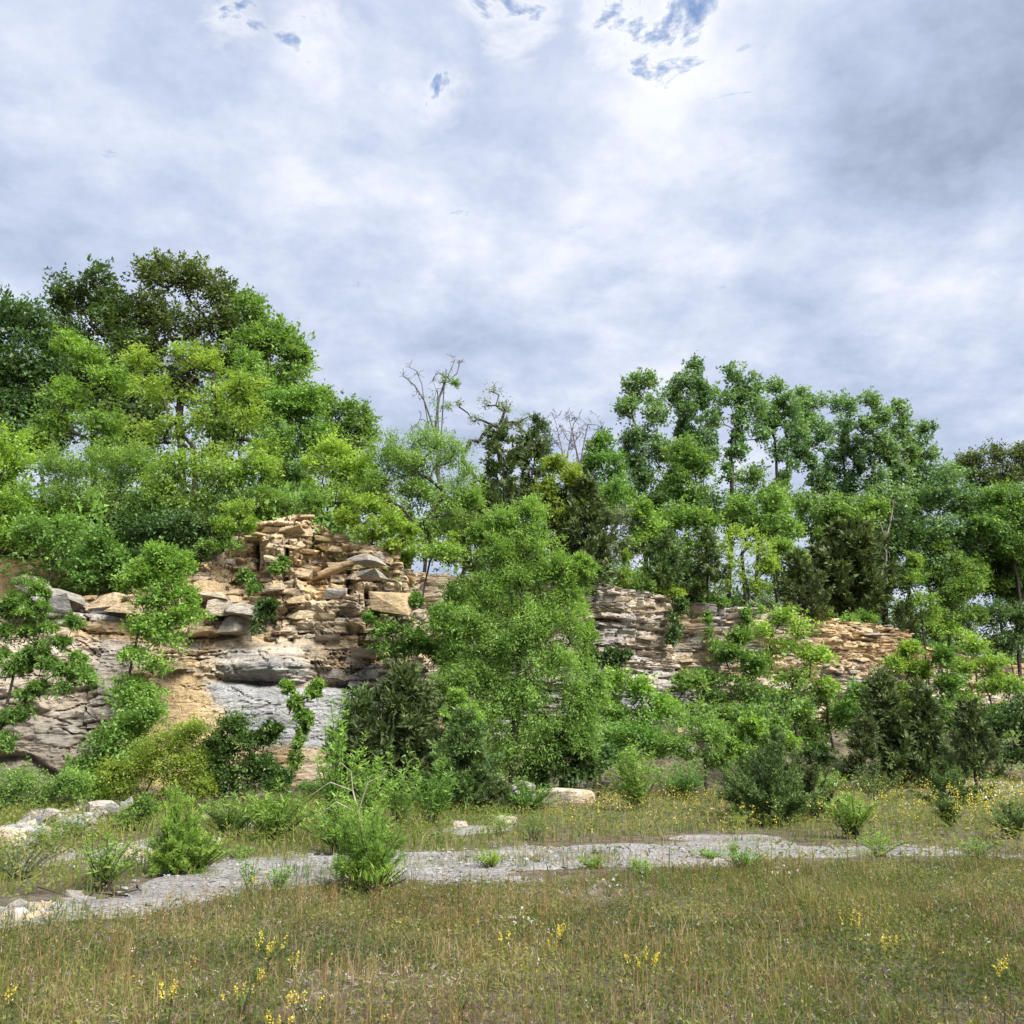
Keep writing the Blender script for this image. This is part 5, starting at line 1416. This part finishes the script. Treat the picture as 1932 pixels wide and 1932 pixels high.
shoots('juniper', 'tiny dark juniper seedling in the grass at the bottom of the picture', 'cedar', 'cedarb', on_ground(868, 1925), .26, .06, 9, (.026, .006), 40, None, up=1.0, stemr=.003, sub=.10)

# ------------------------------------------------------------------ boulders, rubble, deadwood
def boulder(name, label, p, size, seed, warm=.3, blue=.3, blk=.7, group=None, rot=0.):
    V, T = rock_mesh('b', seed)
    # subdivide once for a rougher skin
    e = {}
    V = list(V); T2 = []
    def midp(a, b):
        k = (min(a, b), max(a, b))
        if k not in e:
            e[k] = len(V); V.append((V[a] + V[b]) / 2)
        return e[k]
    for a, b, c in T:
        x, y, z = midp(a, b), midp(b, c), midp(c, a)
        T2 += [(a, x, z), (x, b, y), (z, y, c), (x, y, z)]
    V = np.array(V)
    V = V * (.52 / np.linalg.norm(V, axis=1, keepdims=True)) ** .5
    V = V + .09 * (np.stack([vn(V[:, 1] * 5 + 3, V[:, 2] * 5, seed), vn(V[:, 0] * 5, V[:, 2] * 5 + 8, seed + 1), vn(V[:, 0] * 5, V[:, 1] * 5 + 2, seed + 2)], 1) - .5)
    n = np.ones(len(V))
    me = mesh(name, V, np.array(T2), ROCK, False, {'warm': ('POINT', n * warm), 'blue': ('POINT', n * blue), 'block': ('POINT', n * blk)})
    o = obj(name, me, None, p)
    o.scale = size; o.rotation_euler = (0, 0, rot)
    return tag(o, label, 'rock', group)


BO = 'loose boulders on the quarry floor'
def gp(vx, vb, up=0.):
    p = on_ground(vx, vb); p[2] = floor_z(p[0], p[1])[0] + up
    return p
boulder('boulder', 'pale squared boulder at the far left edge by the rubble heap', gp(8, 1600, .12), (.75, .6, .45), 51, .35, .3, .8, BO)
boulder('boulder', 'brown streaked block on top of the rubble heap', gp(195, 1548, .16), (.72, .5, .45), 52, .5, .3, .2, BO, .4)
boulder('boulder', 'flat white stone right of the brown streaked block', gp(232, 1548, .05), (.36, .3, .15), 53, .2, .2, 1, BO)
boulder('boulder', 'small pale boulder half hidden in weeds below the rubble heap', gp(82, 1592, .10), (.5, .4, .32), 54, .2, .3, 1, BO)
boulder('boulder', 'large pale rounded boulder in the flowering verge right of the willow', gp(1065, 1528, .15), (1.15, .85, .72), 55, .15, .25, .8, BO)
boulder('boulder', 'smaller pale rock leaning on the right of the rounded boulder', gp(1092, 1524, .16), (.8, .7, .55), 56, .35, .2, .9, BO)
boulder('boulder', 'white flat rock at the cliff foot near the right edge of the meadow', gp(1898, 1455, .3), (1.6, 1.0, .5), 57, .1, .4, 1, BO)
boulder('boulder', 'flat pale slab on the left end of the track', gp(50, 1706, .01), (.42, .26, .05), 58, .15, .3, 1, BO)
boulder('boulder', 'tan flat slab at the very left of the track', gp(18, 1722, .01), (.34, .22, .04), 59, .8, 0, .8, BO)
boulder('boulder', 'grey stone on the small bare strip left of the weeds', gp(868, 1562, .05), (.30, .25, .22), 60, .1, .4, .8, BO)
boulder('boulder', 'larger grey stone on the far side of the small bare strip', gp(952, 1556, .06), (.5, .4, .26), 61, .2, .4, .9, BO)


def heap(label, cat_name, spots, n, smin, smax, rs, hgt, warm, blue):
    r = np.random.default_rng(rs)
    c = np.mean([gp(*s) for s in spots], 0)
    root = obj(cat_name, None, None, c); tag(root, label, 'rubble', 'rubble heaps below the cliffs')
    for i in range(n):
        a, b = r.integers(len(spots)), r.random()
        s0 = np.array(spots[a]); s1 = np.array(spots[(a + 1) % len(spots)])
        q = s0 + (s1 - s0) * b + r.normal(0, 1, 2) * [10, 3]
        p = gp(*q)
        o = obj('stone', rockdata(int(r.integers(14)), float(np.clip(warm + r.normal(0, .25), 0, 1)), float(np.clip(blue + r.normal(0, .3), 0, 1)), float(.6 * r.random())), root)
        s = smin + (smax - smin) * r.random() ** 2.2
        o.location = [float(v) for v in (p - c + [0, 0, s * .1 + hgt * r.random() ** 1.5])]
        o.scale = (s * r.uniform(.8, 1.4), s, s * r.uniform(.4, .75)); o.rotation_euler = r.uniform(-.5, .5, 3) + [0, 0, r.uniform(0, 6)]
    return root


heap('heap of broken grey and tan stones at the foot of the left cliff', 'rubble_heap', [(30, 1590), (70, 1572), (110, 1550), (150, 1538), (200, 1528), (225, 1540), (180, 1560), (120, 1575), (20, 1600), (90, 1590)], 190, .10, .36, 5, .22, .25, .4)
heap('low scatter of pale stones under the golden green bush', 'rubble_heap', [(360, 1540), (400, 1530), (440, 1545), (470, 1560), (290, 1640), (260, 1610)], 46, .10, .36, 6, .06, .4, .2)
heap('heap of light broken rock between the bluish green cedar and the willow', 'rubble_heap', [(935, 1510), (960, 1498), (985, 1512), (1000, 1520)], 70, .12, .42, 7, .45, .5, .2)
heap('grey rubble bank under the willow on its right side', 'rubble_heap', [(1060, 1490), (1100, 1478), (1140, 1482), (1180, 1492), (1120, 1500)], 80, .12, .42, 8, .35, .3, .3)
heap('dark shaded rubble bank behind the upright bright green bush', 'rubble_heap', [(1240, 1470), (1270, 1462), (1300, 1478), (1330, 1485), (1260, 1490)], 80, .12, .42, 9, .3, .4, .2)
heap('scatter of flat tan flakes at the left end of the track', 'rubble_heap', [(10, 1718), (60, 1712), (110, 1704), (150, 1700), (30, 1730), (90, 1722)], 60, .05, .17, 10, .01, .5, .2)

o = bare('dead_branch', 'dark dead branch lying across the left end of the track', gp(140, 1690, .05), [[gp(175, 1688, .06), gp(215, 1690, .05), gp(262, 1684, .07)], [gp(120, 1692, .06), gp(70, 1688, .10)], [gp(215, 1690, .05), gp(240, 1694, .06)]], .012, 8, bark=BARK, twigs=2, tw=.15)
o['category'] = 'branch'
for v in o.children:
    v.name = 'wood'

# ------------------------------------------------------------------ stuff: gravel, grass, weeds
def scatter(poly, n, r):
    P_ = np.array(poly)
    lo, hi = P_.min(0), P_.max(0)
    out_ = []
    while sum(map(len, out_)) < n:
        q = lo + (hi - lo) * r.random((n * 2, 2))
        out_.append(q[poly_in(q[:, 0], q[:, 1], poly)])
    return np.concatenate(out_)[:n]


def gravel():
    r = np.random.default_rng(21)
    T = [(x, y) for x, y in TRACK if -13 < x < 17]
    q = np.concatenate([scatter([(-9, 8), (-2, 8.5), (12, 12), (16, 15.5), (4, 17), (-9, 17)], 8500, r)])
    q = q[in_track(q[:, 0], q[:, 1])]
    n = len(q)
    s = .016 + .060 * r.random(n) ** 4
    base, tri = ROCKV[2]
    V8 = np.array([[-1, -1, -1], [1, -1, -1], [1, 1, -1], [-1, 1, -1], [-.7, -.8, 1], [.8, -.7, 1], [.7, .8, 1], [-.8, .6, 1]]) * .5
    F6 = np.array([[0, 1, 5, 4], [1, 2, 6, 5], [2, 3, 7, 6], [3, 0, 4, 7], [4, 5, 6, 7]])
    V = V8[None] * (1 + r.normal(0, .18, (n, 8, 3)))
    V = V * np.stack([s * r.uniform(.8, 1.6, n), s, s * r.uniform(.18, .45, n)], 1)[:, None]
    a = r.uniform(0, 6.28, n); ca, sa = np.cos(a)[:, None], np.sin(a)[:, None]
    x = V[..., 0] * ca - V[..., 1] * sa; y = V[..., 0] * sa + V[..., 1] * ca
    z = V[..., 2] + V[..., 0] * r.normal(0, .2, n)[:, None]
    gz = floor_z(q[:, 0], q[:, 1]) + .036
    W_ = np.stack([x + q[:, :1], y + q[:, 1:2], z + gz[:, None]], -1).reshape(-1, 3)
    Fq = (np.arange(n) * 8)[:, None, None] + F6[None]
    o8 = lambda v: np.repeat(v, 8)
    me = mesh('gravel', W_, Fq.reshape(-1, 4), ROCK, False, {'warm': ('POINT', o8(np.clip(r.normal(.15, .15, n), 0, 1))), 'blue': ('POINT', o8(np.clip(r.normal(.5, .15, n), 0, 1))), 'block': ('POINT', o8(.1 + .5 * r.random(n)))})
    return obj('gravel', me, kind='stuff')


gravel()

GR = dict(
    dry=leafmat('dry_grass', (.14, .078, .026), (.28, .195, .068), (.46, .37, .18), .35, .7),
    green=leafmat('green_grass', (.045, .085, .014), (.115, .165, .028), (.26, .275, .075), .42, .6),
    verge=leafmat('verge_grass', (.065, .12, .018), (.15, .215, .032), (.30, .33, .08), .42, .6),
    litter=leafmat('litter', (.075, .052, .042), (.20, .155, .11), (.42, .37, .30), .15, .9),
)
YEL = leafmat('yellow_petal', (.46, .38, .015), (.64, .55, .03), (.76, .68, .09), .3, .6)
WHITE = leafmat('white_petal', (.45, .43, .40), (.62, .60, .56), (.78, .77, .74), .3, .6)
PURP = leafmat('purple_petal', (.16, .12, .28), (.24, .20, .40), (.34, .30, .50), .3, .6)


def blades(name, q, hmin, hmax, width, mat, rs, bend=.35, head=None):
    """grass blades: three-segment ribbons"""
    r = np.random.default_rng(rs)
    n = len(q)
    z = floor_z(q[:, 0], q[:, 1])
    h = hmin + (hmax - hmin) * r.random(n) ** 1.5
    a = r.uniform(0, 6.28, n)
    d = np.stack([np.cos(a), np.sin(a), 0 * a], 1)
    f = r.uniform(0, 6.28, n)
    s = np.stack([np.cos(f), np.sin(f), 0 * f], 1)
    b = bend * r.random(n) ** 1.6
    w_ = width * r.uniform(.6, 1.4, n)
    base = np.stack([q[:, 0], q[:, 1], z - .01], 1)
    V = np.empty((n, 7, 3))
    for i, (t, ww) in enumerate([(0, 1.), (.45, .85), (.8, .55)]):
        c = base + d * (b * h * t ** 2)[:, None]; c[:, 2] += h * t * (1 - .25 * b * t)
        V[:, 2 * i] = c - s * (w_ * ww / 2)[:, None]; V[:, 2 * i + 1] = c + s * (w_ * ww / 2)[:, None]
    c = base + d * (b * h)[:, None]; c[:, 2] += h * (1 - .25 * b)
    V[:, 6] = c
    T = np.array([[0, 1, 3], [0, 3, 2], [2, 3, 5], [2, 5, 4], [4, 5, 6]])
    Fq = (np.arange(n) * 7)[:, None, None] + T[None]
    tint = .5 + 1.5 * (fbm(q[:, 0] * .9, q[:, 1] * .9, rs, 3) - .5) + r.normal(0, .2, n)
    me = mesh(name, V.reshape(-1, 3), Fq.reshape(-1, 3), mat, False, {'tint': ('FACE', np.clip(np.repeat(tint, 5), 0, 1))})
    return obj(name, me, kind='stuff'), c


def leaves_low(name, q, zmax, L, W, mat, rs, flat=.5):
    r = np.random.default_rng(rs)
    n = len(q)
    z = floor_z(q[:, 0], q[:, 1]) + zmax * r.random(n) ** 1.6 + .01
    a = r.uniform(0, 6.28, n)
    ax = np.stack([np.cos(a), np.sin(a), r.normal(.25, .5, n)], 1)
    tint = .5 + 1.5 * (fbm(q[:, 0] * 1.2, q[:, 1] * 1.2, rs, 3) - .5) + r.normal(0, .2, n)
    sc_ = r.uniform(.6, 1.4, n)
    me = leaf_mesh(name, np.stack([q[:, 0], q[:, 1], z], 1), ax, r.normal(0, flat, (n, 3)) + [0, 0, 1], L * sc_, W * sc_, tint, mat)
    return obj(name, me, kind='stuff')


r0 = np.random.default_rng(77)
# foreground strip: from under the camera's lower edge to the track
FORE = [(-4.4, 5.2), (4.4, 5.2), (11.8, 16.0), (9, 15.6), (5.5, 14.6), (2.5, 13.6), (.3, 12.6), (-1.4, 12.0), (-2.5, 11.8), (-4.0, 11.4), (-5.2, 10.8), (-6.2, 10.2), (-7.8, 9.4)]
FORE2 = [(x * 1.0, y) for x, y in FORE]


def fore(n, dens=None, thr=None, track_ok=False):
    q = scatter(FORE2, n, r0)
    # more points per picture area near the camera
    keep = r0.random(len(q)) < np.clip((10.5 / q[:, 1]) ** 1.0, .3, 1)
    if dens is not None:
        keep &= r0.random(len(q)) < dens(q[:, 0], q[:, 1])
    if not track_ok:
        keep &= ~in_track(q[:, 0], q[:, 1])
    return q[keep]


def tufts(n, per, rad, dens):
    c = fore(n, dens)
    q = np.repeat(c, per, 0) + r0.normal(0, rad, (len(c) * per, 2))
    return q[~in_track(q[:, 0], q[:, 1])]


patchy = lambda x, y: np.clip(.25 + 1.9 * (fbm(x * .7, y * .7, 201, 3) - .30), .05, 1)
patchg = lambda x, y: np.clip(.20 + 2.2 * (fbm(x * .55 + 9, y * .55, 203, 3) - .34), .05, 1)
_, dtip = blades('dry_grass', tufts(7800, 7, .035, patchy), .04, .30, .0042, GR['dry'], 301, .8)
blades('green_grass', tufts(8200, 8, .030, patchg), .04, .26, .0055, GR['green'], 302, .9)
leaves_low('low_weeds', fore(230000, lambda x, y: np.clip(.55 + 2.2 * (fbm(x * .8 + 4, y * .8, 205, 3) - .35), .1, 1)), .11, .036, .016, GR['green'], 303)
leaves_low('grass_litter', fore(60000), .03, .055, .007, GR['litter'], 304, 1.0)
# seed heads on the dry stalks
hd = dtip[np.random.default_rng(8).random(len(dtip)) < .30]
hd = hd[np.random.default_rng(10).random(len(hd)) < .6]
rr_ = np.random.default_rng(9)
obj('seed_heads', leaf_mesh('seed_heads', np.repeat(hd, 3, 0) + rr_.normal(0, .008, (len(hd) * 3, 3)), rr_.normal(0, .4, (len(hd) * 3, 3)) + [0, 0, 1], rr_.normal(0, 1, (len(hd) * 3, 3)), .032, .008, rr_.uniform(.2, 1, len(hd) * 3), GR['dry']), kind='stuff')

# verge and meadow beyond the track
VERGE = [(-12, 8.5), (-7, 10.5), (-4, 12), (0, 13), (4, 13.8), (9, 14.5), (14, 14.2), (22, 20), (34, 46), (30, 52), (12, 40), (4, 36), (-2, 30), (-16, 28.5)]
qv = scatter(VERGE, 56000, r0)
# denser where it is near
kv = (r0.random(len(qv)) < np.clip((20 / qv[:, 1]) ** 1.3, .15, 1)) & ~in_track(qv[:, 0], qv[:, 1])
iv, dv = near_line(qv[:, 0], qv[:, 1])
kv &= dv < -1.0
kv &= r0.random(len(qv)) < np.clip(.3 + 2 * (fbm(qv[:, 0] * .5, qv[:, 1] * .5, 211, 3) - .3), .1, 1)
qv = qv[kv]
lefty = qv[:, 0] < 3
blades('verge_grass', qv, .08, .42, .012, GR['verge'], 311, .9)
qd = scatter(VERGE, 20000, r0)
qd = qd[~in_track(qd[:, 0], qd[:, 1])]
qd = qd[near_line(qd[:, 0], qd[:, 1])[1] < -1.5]
qd = qd[r0.random(len(qd)) < np.clip((18 / qd[:, 1]) ** 1.4, .12, 1)]
blades('dry_verge_grass', qd, .08, .40, .009, GR['dry'], 312, .8)
ql = scatter(VERGE, 130000, r0)
ql = ql[~in_track(ql[:, 0], ql[:, 1])]
ql = ql[near_line(ql[:, 0], ql[:, 1])[1] < -1.0]
ql = ql[r0.random(len(ql)) < np.clip((20 / ql[:, 1]) ** 1.2, .2, 1)]
leaves_low('verge_weeds', ql, .34, .085, .030, GR['verge'], 313)
LV = [(-10, 9.6), (-6, 11.2), (-3.2, 12.6), (-.5, 14.5), (0, 24), (-5, 27), (-15, 27)]
q = scatter(LV, 34000, r0)
q = q[~in_track(q[:, 0], q[:, 1])]; q = q[r0.random(len(q)) < np.clip((15 / q[:, 1]) ** 1.0, .3, 1)]
leaves_low('verge_weeds', q, .30, .075, .024, GR['verge'], 314)
q = scatter(LV, 9000, r0)
q = q[~in_track(q[:, 0], q[:, 1])]
blades('verge_grass', q, .08, .42, .011, GR['verge'], 315, .9)
# thin weeds breaking up the bare track
T_ = [(x, y) for x, y in TRACK]
qt = scatter([(-9, 8), (-2, 8.5), (12, 12), (18, 15.5), (4, 18), (-9, 17)], 22000, r0)
kt = in_track(qt[:, 0], qt[:, 1]) & (r0.random(len(qt)) < np.clip(4.0 * (fbm(qt[:, 0] * .6, qt[:, 1] * .9, 221, 3) - .46), 0.02, .9))
blades('track_grass', qt[kt], .04, .26, .007, GR['dry'], 321, .8)
kg = in_track(qt[:, 0], qt[:, 1]) & (fbm(qt[:, 0] * .8 + 30, qt[:, 1] * 1.3, 223, 3) > .60)
blades('track_grass', np.repeat(qt[kg], 3, 0) + r0.normal(0, .04, (3 * kg.sum(), 2)), .04, .20, .008, GR['verge'], 323, .9)
leaves_low('track_weeds', qt[kt][::2], .10, .035, .013, GR['green'], 322)


def sprinkle(name, q, hlo, hhi, size, mat, rs, per=5, tall=.03):
    r = np.random.default_rng(rs)
    n = len(q)
    z = floor_z(q[:, 0], q[:, 1]) + r.uniform(hlo, hhi, n)
    p = np.repeat(np.stack([q[:, 0], q[:, 1], z], 1), per, 0) + r.normal(0, 1, (n * per, 3)) * [size * .8, size * .8, tall]
    a = r.normal(0, .8, (n * per, 3)) + [0, 0, .5]
    return obj(name, leaf_mesh(name, p, a, r.normal(0, 1, (n * per, 3)), size * r.uniform(.7, 1.3, n * per), size * .8, r.random(n * per), mat), kind='stuff')


qy = scatter([(5.5, 18.2), (11, 17.2), (17, 17.5), (24, 24), (30, 42), (14, 38), (7, 26)], 2600, r0)
qy = qy[r0.random(len(qy)) < np.clip((22 / qy[:, 1]) ** 1.3, .1, 1) * np.clip(3.0 * (fbm(qy[:, 0] * .35, qy[:, 1] * .35, 231, 3) - .30), .05, 1)]
sprinkle('yellow_flowers', qy, .25, .70, .032, YEL, 331, 6, .06)
qy2 = scatter([(0.5, 18), (5, 18), (6, 28), (2, 28)], 260, r0)
sprinkle('yellow_flowers', qy2, .2, .55, .035, YEL, 332, 4, .05)
qw = np.concatenate([scatter([(11.6, 24), (13.6, 24), (13.6, 27), (11.6, 27)], 60, r0), scatter([(8, 18), (20, 18), (22, 26), (8, 26)], 60, r0)])
sprinkle('white_flowers', qw, .3, .7, .045, WHITE, 333, 5, .03)
sprinkle('white_flowers', fore(230), .12, .34, .012, WHITE, 334, 6, .008)
sprinkle('purple_flowers', fore(160), .12, .34, .010, PURP, 335, 6, .012)
sprinkle('yellow_flowers', fore(260), .10, .3, .012, YEL, 336, 4, .01)
STEMG = leafmat('flower_stem', (.03, .06, .01), (.05, .09, .015), (.08, .12, .02))


def clover(label, vx, vtop, vb, k, seed, group='yellow flower spikes in the foreground grass'):
    """yellow sweet clover: Empty > stem, flower (one per spike), leaves"""
    r = np.random.default_rng(seed)
    b = gp(vx, vb)
    dd = np.linalg.norm(b[:2])
    h = (vb - vtop) / F * dd * 1.02
    root = obj('flower_plant', None, None, b); tag(root, label, 'flower', group)
    pos, par, rad = [np.array([0, 0, -.02]), np.array([r.normal(0, .02), r.normal(0, .02), h * .55])], [-1, 0], [.004, .003]
    tips = []
    wd = .02 * k + .02
    for i in range(k):
        t = np.array([r.uniform(-wd, wd) * .9, r.normal(0, .04), h * r.uniform(.70, 1.0)])
        m = t * [.75, .75, 1] + [0, 0, -.30 * h]
        pos += [m, t]; par += [1, len(pos) - 2]; rad += [.0025, .002]
        tips.append((m, t))
    obj('stem', tube_mesh('stem', np.array(pos), np.array(par), np.array(rad), STEMG, 4), root)
    for m, t in tips:
        d = unit(t - m); L = min(.10, .35 * h + .02) * r.uniform(.7, 1.2)
        n = 26
        g = r.random(n)
        p = t - d * L * .5 + d * L * g[:, None] + r.normal(0, .004, (n, 3))
        ax = r.normal(0, 1, (n, 3)) + d * .6
        obj('flower', leaf_mesh('flower', p, ax, r.normal(0, 1, (n, 3)), .016, .010, r.random(n), YEL), root)
    n = 50
    g = r.random(n)
    p = np.stack([r.normal(0, .05, n), r.normal(0, .04, n), h * .75 * g], 1)
    p[:, 2] = np.abs(p[:, 2])
    obj('leaves', leaf_mesh('leaves', p, r.normal(0, 1, (n, 3)) + [0, 0, .3], r.normal(0, 1, (n, 3)), .026, .012, r.random(n) * .8, GR['green']), root)


for i, (vx, vt, vb, k, lab) in enumerate([
    (505, 1780, 1852, 6, 'largest cluster of yellow flower spikes, left of the middle of the grass'), (498, 1838, 1872, 3, 'short yellow spikes just below the largest cluster'), (548, 1800, 1850, 2, 'thin pair of yellow spikes right of the largest cluster'),
    (318, 1875, 1935, 5, 'left cluster of yellow spikes near the bottom edge'), (455, 1870, 1915, 4, 'yellow spikes between the left cluster and the bottom right one'), (575, 1880, 1935, 5, 'three yellow spikes near the bottom, right of the largest cluster'),
    (520, 1915, 1945, 5, 'low yellow flowers cut by the bottom edge'), (1062, 1748, 1788, 6, 'yellow spikes in the middle of the grass'), (1035, 1780, 1805, 3, 'small yellow spikes below the middle ones'), (1210, 1805, 1850, 6, 'yellow spikes right of the picture middle'),
    (1610, 1740, 1800, 4, 'tall yellow spikes on the right side of the grass'), (1690, 1790, 1820, 5, 'low row of yellow spikes at the right side'), (5, 1880, 1930, 3, 'yellow spikes at the bottom left edge'), (490, 1655, 1690, 3, 'yellow flowers beside the thin tall weed at the track edge'),
    (1945 - 40, 1840, 1880, 4, 'orange yellow spikes in the lower right grass'), (955, 1770, 1800, 3, 'faint yellow spikes left of the middle ones')]):
    clover(lab, vx, vt, vb, k, 900 + i)
for i, (vx, vb, lab) in enumerate([(985, 1785, 'cluster of small white flower heads in the middle grass'), (90, 1760, 'white flower heads in the grass at the left'), (1150, 1710, 'white flower heads right of the yellow spikes'), (755, 1690, 'white flowers at the foot of the bush with the bare stem'), (1480, 1690, 'white flowers near the bright tall weed')]):
    r = np.random.default_rng(700 + i)
    b = gp(vx, vb)
    root = obj('white_flower', None, None, b); tag(root, lab, 'flower', 'white flowers in the foreground grass')
    pos, par, rad = [np.array([0, 0, -.02]), np.array([0, 0, .10])], [-1, 0], [.003, .0025]
    for j in range(7):
        t = np.array([r.normal(0, .07), r.normal(0, .06), r.uniform(.2, .33)])
        pos.append(t); par.append(1); rad.append(.0015)
    obj('stem', tube_mesh('stem', np.array(pos), np.array(par), np.array(rad), STEMG, 4), root)
    for t in pos[2:]:
        n = 12
        obj('flower', leaf_mesh('flower', t + r.normal(0, .004, (n, 3)), r.normal(0, 1, (n, 3)) + [0, 0, .4], r.normal(0, 1, (n, 3)), .016, .012, r.random(n), WHITE), root)
shoots('weed_stalk', 'tall thin green stalk leaning among the yellow spikes', 'weed', 'mid', gp(455, 1925), .62, .05, 3, (.03, .008), 30, None, stemr=.004, lean=.12)

sc.cycles.max_bounces = 6
sc.cycles.diffuse_bounces = 3
sc.cycles.transmission_bounces = 4
sc.cycles.glossy_bounces = 2
sc.cycles.caustics_reflective = False
sc.cycles.caustics_refractive = False
sc.cycles.sample_clamp_indirect = 6
tot = sum(len(m.polygons) * (len(m.loops) // max(1, len(m.polygons)) - 2) for m in bpy.data.meshes)
print('TRIS', tot, 'OBJS', len(bpy.data.objects))
